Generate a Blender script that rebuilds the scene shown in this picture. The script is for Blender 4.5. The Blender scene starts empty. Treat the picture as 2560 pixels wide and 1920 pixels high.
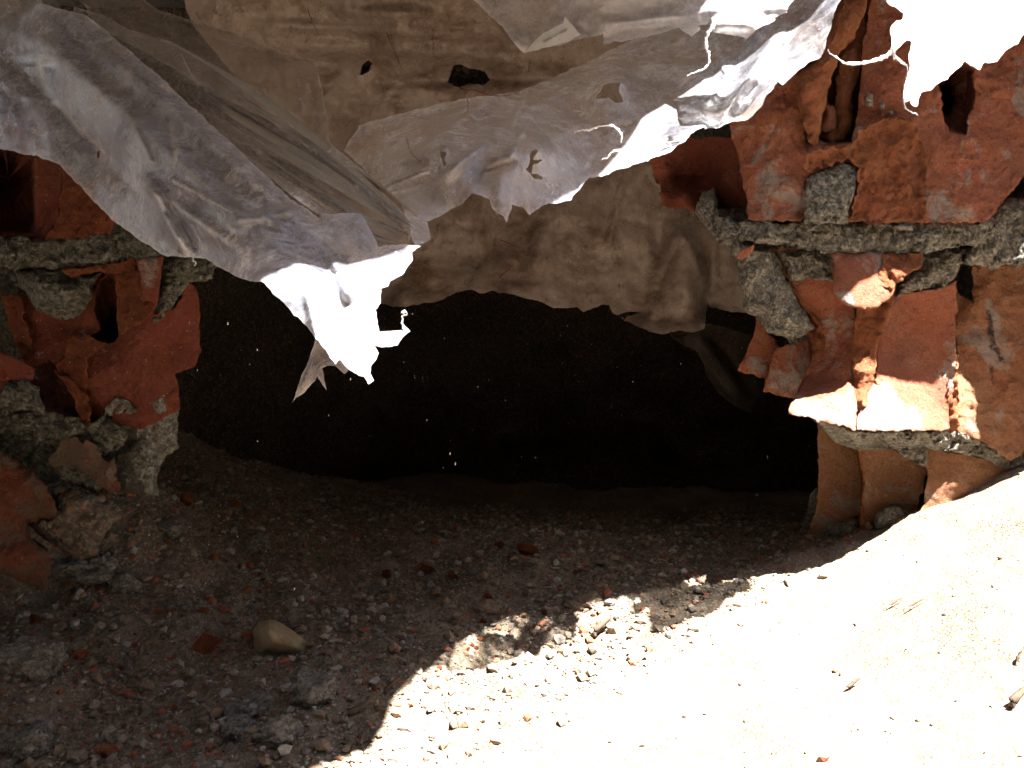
import bpy, math, random
import numpy as np
from mathutils import Vector
from mathutils.geometry import delaunay_2d_cdt

random.seed(7)
rng = np.random.default_rng(7)
scene = bpy.context.scene
COL = scene.collection

# ------------------------------------------------------------------ camera
PITCH = math.radians(5.0)
F = 1971.0                      # focal length in photo pixels (2560 wide)
CZ = 0.31                       # camera height over the floor
cam_d = bpy.data.cameras.new('camera')
cam_d.sensor_width = 36.0
cam_d.lens = 36.0 * F / 2560.0
cam_d.clip_start = 0.01
cam_d.clip_end = 500.0
cam = bpy.data.objects.new('camera', cam_d)
COL.objects.link(cam)
cam.location = (0, 0, CZ)
cam.rotation_euler = (math.radians(90) - PITCH, 0, 0)
scene.camera = cam

# ------------------------------------------------------------------ light
SUN = Vector((0.10, -0.105, 0.314)).normalized()      # towards the sun
EL = math.asin(SUN.z)
AZ = math.atan2(SUN.x, SUN.y)
w = bpy.data.worlds.new('World')
scene.world = w
w.use_nodes = True
nt = w.node_tree
bg = nt.nodes['Background']
sky = nt.nodes.new('ShaderNodeTexSky')
sky.sky_type = 'NISHITA'
sky.sun_disc = False
sky.sun_elevation = EL
sky.sun_rotation = AZ
nt.links.new(sky.outputs[0], bg.inputs[0])
bg.inputs[1].default_value = 0.05
sd = bpy.data.lights.new('sun', 'SUN')
sd.energy = 5.0
sd.angle = math.radians(0.5)
sd.color = (1.0, 0.965, 0.92)
so = bpy.data.objects.new('sun', sd)
COL.objects.link(so)
so.rotation_euler = (-SUN).to_track_quat('-Z', 'Y').to_euler()
so.location = (2, -2, 6)

scene.view_settings.view_transform = 'Standard'
scene.view_settings.look = 'None'
scene.view_settings.gamma = 1.0
scene.view_settings.exposure = 3.4
scene.view_settings.use_curve_mapping = False
scene.render.engine = 'CYCLES'
cy = scene.cycles
cy.use_denoising = True
cy.use_adaptive_sampling = True
cy.adaptive_threshold = 0.02
cy.max_bounces = 6
cy.diffuse_bounces = 3
cy.glossy_bounces = 3
cy.transmission_bounces = 6
cy.transparent_max_bounces = 8
cy.caustics_reflective = False
cy.caustics_refractive = False

# ------------------------------------------------------------------ numpy noise
def _hash(ix, iy, iz, seed):
    h = (ix * 374761393 + iy * 668265263 + iz * 2147483647 + seed * 974634777) & 0xFFFFFFFF
    h = ((h ^ (h >> 13)) * 1274126177) & 0xFFFFFFFF
    h = ((h ^ (h >> 16)) * 2246822519) & 0xFFFFFFFF
    h = h ^ (h >> 15)
    return (h & 0xFFFFFF).astype(np.float64) / 0x7FFFFF - 1.0

def vnoise(p, seed=0):
    p = np.asarray(p, dtype=np.float64)
    i = np.floor(p).astype(np.int64)
    f = p - i
    u = f * f * f * (f * (f * 6 - 15) + 10)
    r = 0
    for dx in (0, 1):
        wx = u[:, 0] if dx else 1 - u[:, 0]
        for dy in (0, 1):
            wy = u[:, 1] if dy else 1 - u[:, 1]
            for dz in (0, 1):
                wz = u[:, 2] if dz else 1 - u[:, 2]
                r = r + wx * wy * wz * _hash(i[:, 0] + dx, i[:, 1] + dy, i[:, 2] + dz, seed)
    return r

def fbm(p, freq, octv=4, seed=0, gain=0.5, ridged=False):
    p = np.asarray(p) * freq
    a, tot, out = 1.0, 0.0, 0.0
    for k in range(octv):
        n = vnoise(p + 17.3 * k, seed + k)
        if ridged:
            n = 1 - 2 * np.abs(n)
        out = out + a * n
        tot += a
        a *= gain
        p = p * 2.03
    return out / tot

# ------------------------------------------------------------------ photo rays
CP, SP = math.cos(PITCH), math.sin(PITCH)
def ray(px, py):
    px = np.asarray(px, float); py = np.asarray(py, float)
    a = (px - 1280.0) / F
    b = (960.0 - py) / F
    y = CP + b * SP
    z = -SP + b * CP
    return a / y, z / y
def P(px, py, d):
    x, z = ray(px, py)
    d = np.asarray(d, float)
    return np.stack([x * d, d + 0 * x, z * d + CZ], -1)

CR = {'A': (0, 0, .45208), 'B': (900, 0, .45208), 'C': (1760, 0, .36166), 'D': (1760, 500, .54237),
      'E': (0, 350, .39190), 'F': (0, 900, .40687), 'G': (0, 1320, .40687), 'H': (600, 1200, .40687),
      'I': (1300, 1150, .56962), 'J': (700, 600, .27125), 'K': (1000, 400, .40687), 'L': (600, 700, .67812),
      'M': (0, 0, 1.15732), 'N': (2000, 0, .25316), 'O': (1600, 700, .25316), 'Q': (2100, 1000, .20796),
      'U': (1500, 0, .25316), 'V': (0, 600, .25316), 'W': (200, 0, .40687), 'X': (0, 0, 1.0)}
DOFF = 0.0
def c(code, d, s):
    ox, oy, k = CR[code]
    out = []
    for t in s.split():
        v = [float(q) for q in t.split(',')]
        out.append((ox + v[0] * k, oy + v[1] * k, (v[2] if len(v) > 2 else d) + DOFF))
    return out

# ------------------------------------------------------------------ objects
def link(o, parent=None):
    COL.objects.link(o)
    if parent is not None:
        o.parent = parent
        o.location = o.location - WORLD[parent.name]
    return o
WORLD = {}
def add_mesh(name, verts, faces, mat, parent=None, smooth=True):
    v = np.asarray(verts, float)
    base = np.array([v[:, 0].mean(), v[:, 1].mean(), v[:, 2].min()])
    me = bpy.data.meshes.new(name)
    me.from_pydata((v - base).tolist(), [], faces if isinstance(faces, list) else faces.tolist())
    me.materials.append(mat)
    if smooth:
        me.polygons.foreach_set('use_smooth', np.ones(len(me.polygons), dtype=bool))
    me.update()
    o = bpy.data.objects.new(name, me)
    o.location = Vector(base)
    link(o, parent)
    WORLD[o.name] = Vector(base)
    return o
def empty(name, loc):
    o = bpy.data.objects.new(name, None)
    o.empty_display_size = 0.05
    o.location = Vector(loc)
    COL.objects.link(o)
    WORLD[o.name] = Vector(loc)
    return o
def tag(o, label=None, cat=None, group=None, kind=None):
    if label: o['label'] = label
    if cat: o['category'] = cat
    if group: o['group'] = group
    if kind: o['kind'] = kind
    return o

def inside(poly, x, y):
    r = np.zeros(len(x), bool)
    n = len(poly)
    for i in range(n):
        x0, y0 = poly[i]; x1, y1 = poly[(i + 1) % n]
        cnd = ((y0 > y) != (y1 > y))
        with np.errstate(divide='ignore', invalid='ignore'):
            xx = (x1 - x0) * (y - y0) / (y1 - y0 + 1e-12) + x0
        r ^= cnd & (x < xx)
    return r

def seg_dist(x, y, x0, y0, x1, y1):
    dx, dy = x1 - x0, y1 - y0
    L = dx * dx + dy * dy + 1e-9
    t = np.clip(((x - x0) * dx + (y - y0) * dy) / L, 0, 1)
    return np.hypot(x - x0 - t * dx, y - y0 - t * dy), t

def densify(pts, step, jag, seed, jfreq):
    out = []
    n = len(pts)
    for i in range(n):
        x0, y0, d0 = pts[i]; x1, y1, d1 = pts[(i + 1) % n]
        L = math.hypot(x1 - x0, y1 - y0)
        k = max(1, int(round(L / step)))
        for j in range(k):
            t = j / k
            out.append((x0 + (x1 - x0) * t, y0 + (y1 - y0) * t, d0 + (d1 - d0) * t))
    a = np.array(out)
    q = np.stack([a[:, 0], a[:, 1], np.zeros(len(a))], -1)
    if jag > 0:
        a[:, 0] += jag * 1.5 * fbm(q, jfreq * .6, 5, seed, .75)
        a[:, 1] += jag * 1.5 * fbm(q, jfreq * .6, 5, seed + 50, .75)
    return a

def rbf(cx, cy, cd):
    n = len(cx)
    A = np.zeros((n + 3, n + 3))
    sx, sy = cx / 1000., cy / 1000.
    A[:n, :n] = np.hypot(sx[:, None] - sx[None], sy[:, None] - sy[None]) + np.eye(n) * 1e-4
    A[:n, n] = 1; A[:n, n + 1] = sx; A[:n, n + 2] = sy
    A[n:, :n] = A[:n, n:].T
    b = np.concatenate([cd, np.zeros(3)])
    s = np.linalg.lstsq(A, b, rcond=None)[0]
    def f(x, y):
        x = x / 1000.; y = y / 1000.
        r = np.hypot(x[:, None] - sx[None], y[:, None] - sy[None])
        return r @ s[:n] + s[n] + s[n + 1] * x + s[n + 2] * y
    return f

SEED = [100]
def patch(name, pts, mat, parent=None, holes=(), ctrl=(), step=9, jag=3.0, jfreq=.05, disp=(), thick=0.0,
          bulge=0.0, bw=20.0, folds=(), rough=0.002, taper=0.06, smooth=True, stains=(), dsh=None):
    """a surface bounded by an outline that stands at its own real distance, with relief, and (thick>0) a solid body behind"""
    SEED[0] += 13
    if mat.name.startswith('terracotta') and step < 12:
        jag, jfreq, step = jag * 1.5, .11, min(step, 6)
    sd_ = SEED[0]
    loops = [densify(pts, step, jag, sd_, jfreq)]
    for h in holes:
        loops.append(densify(h, step, jag, sd_ + 3, jfreq))
    o = loops[0]
    x0, y0 = o[:, 0].min(), o[:, 1].min(); x1, y1 = o[:, 0].max(), o[:, 1].max()
    gx, gy = np.meshgrid(np.arange(x0, x1 + step, step), np.arange(y0, y1 + step, step * .87))
    gx = gx + (np.arange(gx.shape[0]) % 2)[:, None] * step * .5
    gx = gx.ravel() + rng.uniform(-.28, .28, gx.size) * step
    gy = gy.ravel() + rng.uniform(-.28, .28, gy.size) * step
    m = inside(o[:, :2], gx, gy)
    for h in loops[1:]:
        m &= ~inside(h[:, :2], gx, gy)
    gx, gy = gx[m], gy[m]
    B = np.concatenate(loops)[:, :2]
    def bdist(x, y):
        r = np.empty(len(x))
        for k in range(0, len(x), 4000):
            r[k:k + 4000] = np.sqrt(((x[k:k + 4000, None] - B[None, :, 0]) ** 2 + (y[k:k + 4000, None] - B[None, :, 1]) ** 2).min(1))
        return r
    if len(gx):
        bd = bdist(gx, gy)
        k = bd > step * .55
        gx, gy = gx[k], gy[k]
    vx = np.concatenate([B[:, 0], gx]); vy = np.concatenate([B[:, 1], gy])
    edges = []
    s = 0
    for l in loops:
        n = len(l)
        edges += [(s + i, s + (i + 1) % n) for i in range(n)]
        s += n
    vs = [Vector((a / 1000., b / 1000.)) for a, b in zip(vx, vy)]
    r = delaunay_2d_cdt(vs, edges, [], 1, 1e-7)
    V = np.array([(v.x, v.y) for v in r[0]]) * 1000.
    T = np.array([t for t in r[2] if len(t) == 3])
    ctr_ = V[T].mean(1)
    keep = np.ones(len(T), bool)
    for h in loops[1:]:
        keep &= ~inside(h[:, :2], ctr_[:, 0], ctr_[:, 1])
    T = T[keep]
    used = np.unique(T)
    remap = -np.ones(len(V), int); remap[used] = np.arange(len(used))
    V = V[used]; T = remap[T]
    # orient
    a, b, cc = V[T[:, 0]], V[T[:, 1]], V[T[:, 2]]
    ar = (b[:, 0] - a[:, 0]) * (cc[:, 1] - a[:, 1]) - (b[:, 1] - a[:, 1]) * (cc[:, 0] - a[:, 0])
    T[ar > 0] = T[ar > 0][:, ::-1]          # image y goes down
    cp = [p for p in pts] + [p for h in holes for p in h] + list(ctrl)
    cp = np.array(cp)
    d = rbf(cp[:, 0], cp[:, 1], cp[:, 2])(V[:, 0], V[:, 1])
    if dsh:
        d = d + np.interp(V[:, 0], [q[0] for q in dsh], [q[1] for q in dsh])
    bd = bdist(V[:, 0], V[:, 1])
    if bulge:
        d = d - bulge * (1 - np.exp(-bd / bw)) + bulge * .5
    for fx0, fy0, fx1, fy1, amp, wd, kind in folds:
        ds, t = seg_dist(V[:, 0], V[:, 1], fx0, fy0, fx1, fy1)
        tp = np.clip(np.minimum(t, 1 - t) * 4 + .15, 0, 1)
        g = np.exp(-np.abs(ds) / wd) if kind == 'c' else np.exp(-(ds / wd) ** 2)
        d = d - amp * g * tp
    pw = P(V[:, 0], V[:, 1], d)
    for amp, fr, oc, rg in disp:
        d = d + amp * fbm(pw, fr, oc, sd_ + 7, .55, rg)
    pw = P(V[:, 0], V[:, 1], d)
    att = {'edge': np.exp(-bd / 9.0), 'crease': np.zeros(len(V))}
    for fx0, fy0, fx1, fy1, amp, wd, kind in folds:
        ds, t = seg_dist(V[:, 0], V[:, 1], fx0, fy0, fx1, fy1)
        tp = np.clip(np.minimum(t, 1 - t) * 5, 0, 1)
        cw = 4.5 if kind == 'c' else 6.0
        att['crease'] = np.maximum(att['crease'], np.exp(-(ds / cw) ** 2) * tp * min(1.0, abs(amp) / (.004 if kind == 'c' else .014)))
    for aname, sp, soft in stains:
        sp = [q[:2] for q in sp]
        ins = inside(sp, V[:, 0], V[:, 1])
        dm_ = np.full(len(V), 1e9)
        for i in range(len(sp)):
            dm_ = np.minimum(dm_, seg_dist(V[:, 0], V[:, 1], *sp[i], *sp[(i + 1) % len(sp)])[0])
        val = np.clip(.5 + np.where(ins, dm_, -dm_) / soft, 0, 1)
        att[aname] = np.maximum(att.get(aname, 0), val)
    def put(o):
        for k_, v_ in att.items():
            a_ = o.data.attributes.new(k_, 'FLOAT', 'POINT')
            full = np.zeros(len(o.data.vertices), np.float32); full[:len(v_)] = v_
            a_.data.foreach_set('value', full)
        return o
    if not thick:
        return put(add_mesh(name, pw, T, mat, parent, smooth))
    # body behind
    N = len(pw)
    ctr = pw.mean(0)
    ax = ctr - np.array([0, 0, CZ]); ax /= np.linalg.norm(ax)
    E = np.concatenate([T[:, [0, 1]], T[:, [1, 2]], T[:, [2, 0]]])
    key = np.sort(E, 1)
    _, inv, cnt = np.unique(key, axis=0, return_inverse=True, return_counts=True)
    BE = E[cnt[inv.ravel()] == 1]
    bv = np.unique(BE)
    loc = {int(q): i for i, q in enumerate(bv)}
    nb = len(bv)
    rings = max(2, min(6, int(thick / 0.008)))
    verts = [pw]; faces = [tuple(t) for t in T.tolist()]
    prev = bv
    off = N
    for k in range(1, rings + 1):
        t = k / rings
        rp = pw[bv] + ax * thick * t
        rp = ctr + ax * thick * t + (rp - ctr - ax * thick * t) * (1 - taper * t)
        nz = np.stack([fbm(rp, 110, 3, sd_ + 20 + q) for q in range(3)], -1)
        rp = rp + nz * rough
        verts.append(rp)
        cur = np.arange(off, off + nb)
        for e0, e1 in BE.tolist():
            i, j = loc[e0], loc[e1]
            faces.append((int(prev[j]), int(prev[i]), int(cur[i]), int(cur[j])))
        prev = cur; off += nb
    fc = ctr + ax * thick
    verts.append(fc[None])
    for e0, e1 in BE.tolist():
        i, j = loc[e0], loc[e1]
        faces.append((int(prev[j]), int(prev[i]), off))
    return put(add_mesh(name, np.concatenate(verts), faces, mat, parent, smooth))

def tube(name, path, rad, mat, parent=None, sides=6):
    p = np.asarray(path, float)
    n = len(p)
    rad = np.broadcast_to(np.asarray(rad, float), (n,))
    V, Fc = [], []
    for i in range(n):
        t = p[min(i + 1, n - 1)] - p[max(i - 1, 0)]
        t = Vector(t).normalized()
        u = t.orthogonal().normalized(); v = t.cross(u)
        for k in range(sides):
            a = 2 * math.pi * k / sides
            V.append(p[i] + np.array(u * math.cos(a) + v * math.sin(a)) * rad[i])
    for i in range(n - 1):
        for k in range(sides):
            k2 = (k + 1) % sides
            Fc.append((i * sides + k, i * sides + k2, (i + 1) * sides + k2, (i + 1) * sides + k))
    Fc.append(tuple(range(sides))[::-1]); Fc.append(tuple((n - 1) * sides + k for k in range(sides)))
    return add_mesh(name, np.array(V), Fc, mat, parent)

def spline(pts, n):
    pts = np.asarray(pts, float)
    L = np.concatenate([[0], np.cumsum(np.linalg.norm(np.diff(pts[:, :2], axis=0), axis=1))])
    t = np.linspace(0, L[-1], n)
    out = np.stack([np.interp(t, L, pts[:, k]) for k in range(pts.shape[1])], -1)
    for _ in range(2):
        out[1:-1] = (out[:-2] + 2 * out[1:-1] + out[2:]) / 4
    return out

def ribbon(name, pts, wpx, mat, parent=None, curl=0.004):
    a = spline(pts, max(12, int(len(pts) * 6)))
    n = len(a)
    ragged_ = 1.0 if name == 'pleat' else (.46) * (1 + .45 * rng.uniform(-1, 1, n))
    if name != 'pleat':
        a[:, :2] += rng.normal(0, 1.2, (n, 2)); curl *= .4
    tx = np.gradient(a[:, 0]); ty = np.gradient(a[:, 1])
    ln = np.hypot(tx, ty) + 1e-6
    nx, ny = -ty / ln, tx / ln
    wv = np.interp(np.linspace(0, 1, n), np.linspace(0, 1, len(wpx)), wpx) * ragged_
    V = []
    for s in (-1, 0, 1):
        dd = a[:, 2] + (curl if s else 0) * (1 if s > 0 else .3)
        V.append(P(a[:, 0] + nx * wv * s * .5, a[:, 1] + ny * wv * s * .5, dd))
    V = np.concatenate(V)
    Fc = []
    for r in range(2):
        for i in range(n - 1):
            Fc.append((r * n + i, r * n + i + 1, (r + 1) * n + i + 1, (r + 1) * n + i))
    return add_mesh(name, V, Fc, mat, parent)

# ------------------------------------------------------------------ materials
def newmat(name):
    m = bpy.data.materials.new(name)
    m.use_nodes = True
    t = m.node_tree
    for n in list(t.nodes): t.nodes.remove(n)
    out = t.nodes.new('ShaderNodeOutputMaterial')
    return m, t, out
class NB:
    def __init__(s, t):
        s.t = t
        s.pos = t.nodes.new('ShaderNodeNewGeometry').outputs['Position']
    def n(s, typ, **kw):
        q = s.t.nodes.new(typ)
        for k, v in kw.items():
            if k in ('i',):
                for a, b in v.items():
                    if hasattr(b, 'is_linked') or isinstance(b, bpy.types.NodeSocket):
                        s.t.links.new(b, q.inputs[a])
                    else:
                        q.inputs[a].default_value = b
            else:
                setattr(q, k, v)
        return q
    def noise(s, sc, det=6, rough=.6, vec=None, dist=0.0):
        q = s.n('ShaderNodeTexNoise', i={'Vector': vec or s.pos, 'Scale': sc, 'Detail': det, 'Roughness': rough, 'Distortion': dist})
        return q.outputs['Fac']
    def vor(s, sc, feat='F1', out='Distance', rnd=1.0):
        q = s.n('ShaderNodeTexVoronoi', feature=feat, i={'Vector': s.pos, 'Scale': sc, 'Randomness': rnd})
        return q.outputs[out]
    def ramp(s, fac, stops, interp='LINEAR'):
        q = s.n('ShaderNodeValToRGB')
        s.t.links.new(fac, q.inputs[0])
        r = q.color_ramp
        r.interpolation = interp
        while len(r.elements) < len(stops): r.elements.new(.5)
        for e, (p, col) in zip(r.elements, stops):
            e.position = p
            e.color = (*col, 1) if not isinstance(col, (int, float)) else (col, col, col, 1)
        return q.outputs[0]
    def mix(s, fac, a, b, mode='MIX'):
        q = s.n('ShaderNodeMix', data_type='RGBA', blend_type=mode)
        for k, v in ((0, fac), (6, a), (7, b)):
            if isinstance(v, bpy.types.NodeSocket): s.t.links.new(v, q.inputs[k])
            elif k == 0: q.inputs[0].default_value = v
            else: q.inputs[k].default_value = (*v, 1)
        return q.outputs[2]
    def math(s, op, a, b=0.0):
        q = s.n('ShaderNodeMath', operation=op)
        for k, v in ((0, a), (1, b)):
            if isinstance(v, bpy.types.NodeSocket): s.t.links.new(v, q.inputs[k])
            else: q.inputs[k].default_value = v
        return q.outputs[0]
    def bump(s, h, dist, st=1.0, prev=None):
        q = s.n('ShaderNodeBump', i={'Height': h, 'Distance': dist, 'Strength': st})
        if prev: s.t.links.new(prev, q.inputs['Normal'])
        return q.outputs[0]
    def pbr(s, out, col, rough=.9, nrm=None, spec=.3):
        q = s.n('ShaderNodeBsdfPrincipled')
        if isinstance(col, bpy.types.NodeSocket): s.t.links.new(col, q.inputs['Base Color'])
        else: q.inputs['Base Color'].default_value = (*col, 1)
        if isinstance(rough, bpy.types.NodeSocket): s.t.links.new(rough, q.inputs['Roughness'])
        else: q.inputs['Roughness'].default_value = rough
        q.inputs['Specular IOR Level'].default_value = spec
        if nrm: s.t.links.new(nrm, q.inputs['Normal'])
        s.t.links.new(q.outputs[0], out.inputs[0])

def mat_terracotta(name, c1, c2, dust=(.36, .33, .30), dustlo=.60, rough_amt=1.0, specks=True, tan=(.42, .25, .15), rim=.22):
    m, t, out = newmat(name)
    b = NB(t)
    n1 = b.noise(24, 8, .7, dist=.4)
    col = b.mix(b.ramp(n1, [(.35, 0.0), (.65, 1.0)]), c1, c2)
    col = b.mix(b.ramp(b.noise(13, 7, .7, dist=.7), [(.46, 0.0), (.70, .42)]), col, tan)
    n2 = b.noise(330, 4, .65)
    col = b.mix(b.ramp(n2, [(.34, .6), (.52, 0.0)]), col, tuple(q * .45 for q in c1))
    br = b.math('MULTIPLY', b.math('SUBTRACT', b.math('ADD', b.math('MULTIPLY', b.noise(120, 6, .7), .6), b.math('MULTIPLY', b.noise(520, 4, .7), .4)), .5), 2.6)
    d = b.ramp(b.math('ADD', b.noise(17, 8, .7, dist=.6), b.math('MULTIPLY', b.noise(260, 3), .16)), [(dustlo + .07, 0.0), (dustlo + .13, .7)])
    at = b.n('ShaderNodeAttribute', attribute_name='dust').outputs['Fac']  # mask holds dust patches and the sun glare painted on the ledge lips
    d2 = b.ramp(b.math('ADD', b.math('MULTIPLY', at, .72), b.math('MULTIPLY', br, at)), [(.42, 0.0), (.9, .85)])
    eg = b.n('ShaderNodeAttribute', attribute_name='edge').outputs['Fac']
    col = b.mix(b.ramp(b.math('ADD', eg, b.math('MULTIPLY', br, .35)), [(.45, 0.0), (.9, rim)]), col, tuple(min(.6, q * k) for q, k in zip(c1, (1.35, 1.45, 1.2))))
    col = b.mix(d, col, dust)
    col = b.mix(d2, col, b.mix(b.noise(340, 4, .7), (.52, .50, .47), (.24, .23, .21)))
    so_ = b.n('ShaderNodeAttribute', attribute_name='soot').outputs['Fac']
    d3 = b.ramp(b.math('ADD', b.math('MULTIPLY', so_, .78), b.math('MULTIPLY', br, so_)), [(.42, 0.0), (.75, .95)])
    col = b.mix(d3, col, (.035, .033, .032))
    if specks:
        v = b.n('ShaderNodeTexVoronoi', i={'Vector': b.pos, 'Scale': 360.0})
        sp = b.math('MULTIPLY', b.ramp(v.outputs['Distance'], [(.16, 1.0), (.30, 0.0)]),
                    b.ramp(b.n('ShaderNodeSeparateColor', i={0: v.outputs['Color']}).outputs[0], [(.90, 0.0), (.97, .7)]))
        col = b.mix(sp, col, (.50, .40, .31))
    pits = b.ramp(b.noise(95, 5, .6, dist=.3), [(.27, 0.0), (.36, 1.0)])
    h = b.math('ADD', b.math('ADD', b.noise(150, 8, .75), b.math('MULTIPLY', b.noise(750, 3, .7), .5)), b.math('MULTIPLY', pits, .4 * min(rough_amt, 2)))
    h = b.math('ADD', h, b.math('MULTIPLY', d2, .25))
    nr = b.bump(h, .0042 * rough_amt, 1.0)
    b.pbr(out, col, .93, nr, .2)
    return m

def mat_mortar(name, c1, c2, c3):
    m, t, out = newmat(name)
    b = NB(t)
    wp = b.n('ShaderNodeVectorMath', operation='ADD', i={0: b.pos, 1: b.n('ShaderNodeVectorMath', operation='SCALE', i={0: b.n('ShaderNodeTexNoise', i={'Vector': b.pos, 'Scale': 160.0, 'Detail': 4.0}).outputs['Color'], 'Scale': .006}).outputs[0]}).outputs[0]
    v = b.n('ShaderNodeTexVoronoi', i={'Vector': wp, 'Scale': 330.0})
    v2 = b.n('ShaderNodeTexVoronoi', i={'Vector': wp, 'Scale': 120.0})
    vr = b.n('ShaderNodeSeparateColor', i={0: v.outputs['Color']}).outputs[0]
    vr2 = b.n('ShaderNodeSeparateColor', i={0: v2.outputs['Color']}).outputs[0]
    col = b.mix(b.ramp(b.noise(40, 8, .75), [(.35, 0.0), (.65, 1.0)]), c1, c2)
    col = b.mix(b.ramp(vr, [(.0, .5), (.3, 0.0), (.7, 0.0), (.97, .75)]), col, c3)
    col = b.mix(b.math('MULTIPLY', b.ramp(vr2, [(.8, 0.0), (.84, .7)]), b.ramp(v2.outputs['Distance'], [(.3, 1.0), (.42, 0.0)])), col, tuple(q * 1.1 for q in c3))
    hole = b.ramp(b.noise(260, 6, .75), [(.36, 1.0), (.5, 0.0)])
    col = b.mix(b.math('MULTIPLY', hole, .75), col, tuple(q * .28 for q in c1))
    h = b.math('ADD', b.noise(110, 9, .8), b.math('MULTIPLY', b.ramp(v.outputs['Distance'], [(0, 1.0), (.6, 0.0)]), .35))
    h = b.math('SUBTRACT', h, b.math('MULTIPLY', hole, .5))
    nr = b.bump(h, .006, 1.0)
    b.pbr(out, col, .95, nr, .25)
    return m

def mat_plastic(name, clear, dusty, a0, a1, transl=.45, dsc=45, dlo=.42, dhi=.62, stain=None, gloss=1.0, seed=0.0, crum=1.0, hem=1.0, crust=0.0):
    m, t, out = newmat(name)
    b = NB(t)
    mp = b.n('ShaderNodeMapping', i={'Vector': b.pos, 'Location': (seed, seed * .7, 0)}).outputs[0]
    big = b.noise(8, 5, .6, vec=mp, dist=.5)
    fine = b.noise(dsc * 6, 8, .8, vec=mp)
    mid = b.noise(dsc, 9, .72, vec=mp, dist=.8)
    f = b.math('ADD', b.math('MULTIPLY', mid, .42), b.math('ADD', b.math('MULTIPLY', big, .24), b.math('MULTIPLY', fine, .34)))
    dust = b.ramp(f, [(dlo, 0.0), (dhi, 1.0)])
    col = b.mix(dust, clear, dusty)
    alpha = b.mix(dust, (a0, a0, a0), (a1, a1, a1))
    if stain:
        st = b.ramp(b.noise(15, 10, .74, vec=mp, dist=.35), [(.50, 0.0), (.66, .9)])
        col = b.mix(st, col, stain)
        st2 = b.ramp(b.noise(70, 7, .75, vec=mp, dist=.4), [(.58, 0.0), (.70, .75)])
        col = b.mix(st2, col, tuple(q * .45 for q in stain))
        alpha = b.mix(b.math('MULTIPLY', st2, .6), alpha, (.95, .95, .95))
    if crust:
        ck = b.math('MULTIPLY', b.ramp(b.noise(34, 14, .82, vec=mp, dist=.25), [(.545, 0.0), (.60, 1.0)]), crust)
        col = b.mix(ck, col, (.66, .65, .66))
        alpha = b.mix(b.math('MULTIPLY', ck, .85), alpha, (1, 1, 1))
        cl = b.math('MULTIPLY', b.ramp(b.noise(21, 10, .7, vec=mp, dist=.5), [(.36, 1.0), (.46, 0.0)]), crust)
        alpha = b.mix(b.math('MULTIPLY', cl, .6), alpha, (.12, .12, .12))
    # pale dried grains and dark specks
    v = b.n('ShaderNodeTexVoronoi', i={'Vector': b.pos, 'Scale': 560.0})
    vs = b.n('ShaderNodeSeparateColor', i={0: v.outputs['Color']})
    dot = b.ramp(v.outputs['Distance'], [(.18, 1.0), (.32, 0.0)])
    gr = b.math('MULTIPLY', dot, b.math('MULTIPLY', b.ramp(vs.outputs[0], [(.80, 0.0), (.90, 1.0)]), b.ramp(mid, [(.45, 0.0), (.6, 1.0)])))
    col = b.mix(gr, col, (.74, .71, .64))
    alpha = b.mix(gr, alpha, (1, 1, 1))
    dk = b.math('MULTIPLY', dot, b.ramp(vs.outputs[1], [(.95, 0.0), (.98, .8)]))
    col = b.mix(dk, col, (.12, .08, .05))
    cr = b.n('ShaderNodeAttribute', attribute_name='crease').outputs['Fac']
    eg = b.n('ShaderNodeAttribute', attribute_name='edge').outputs['Fac']
    cr = b.math('MULTIPLY', b.math('MAXIMUM', b.math('MULTIPLY', cr, .8 * hem), b.math('MULTIPLY', eg, .75 * hem)), b.ramp(b.noise(120, 5, .7), [(.3, .35), (.6, 1.0)]))
    col = b.mix(cr, col, (.68, .68, .72))
    alpha = b.mix(b.math('MULTIPLY', cr, .8), alpha, (1, 1, 1))
    # crumple: two cell sizes give flat facets with sharp ridges
    wv = b.n('ShaderNodeVectorMath', operation='ADD', i={0: mp, 1: b.n('ShaderNodeVectorMath', operation='SCALE', i={0: b.n('ShaderNodeTexNoise', i={'Vector': mp, 'Scale': 14.0, 'Detail': 3.0}).outputs['Color'], 'Scale': .06}).outputs[0]}).outputs[0]
    c1 = b.n('ShaderNodeTexVoronoi', i={'Vector': wv, 'Scale': 17.0}).outputs['Distance']
    c2 = b.n('ShaderNodeTexVoronoi', i={'Vector': wv, 'Scale': 55.0}).outputs['Distance']
    bm = b.bump(b.math('ADD', c1, b.math('MULTIPLY', c2, .3)), .010 * crum, .7)
    bm = b.bump(b.noise(90, 6, .6, vec=mp, dist=.6), .0010, .5, bm)
    bm = b.bump(f, .003, .5, bm)
    df = b.n('ShaderNodeBsdfDiffuse', i={'Color': col, 'Normal': bm})
    tr = b.n('ShaderNodeBsdfTranslucent', i={'Color': col, 'Normal': bm})
    m1 = b.n('ShaderNodeMixShader', i={0: transl, 1: df.outputs[0], 2: tr.outputs[0]})
    tp = b.n('ShaderNodeBsdfTransparent', i={0: (1, .99, .97, 1)})
    m2 = b.n('ShaderNodeMixShader', i={0: alpha, 1: tp.outputs[0], 2: m1.outputs[0]})
    gl = b.n('ShaderNodeBsdfGlossy', i={'Color': (1, 1, 1, 1), 'Roughness': .14, 'Normal': bm})
    fr = b.n('ShaderNodeFresnel', i={'IOR': 1.5, 'Normal': bm}).outputs[0]
    fr = b.math('MULTIPLY', fr, b.math('MULTIPLY', b.math('SUBTRACT', 1.15, dust), gloss))
    m3 = b.n('ShaderNodeMixShader', i={0: fr, 1: m2.outputs[0], 2: gl.outputs[0]})
    t.links.new(m3.outputs[0], out.inputs[0])
    return m

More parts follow.
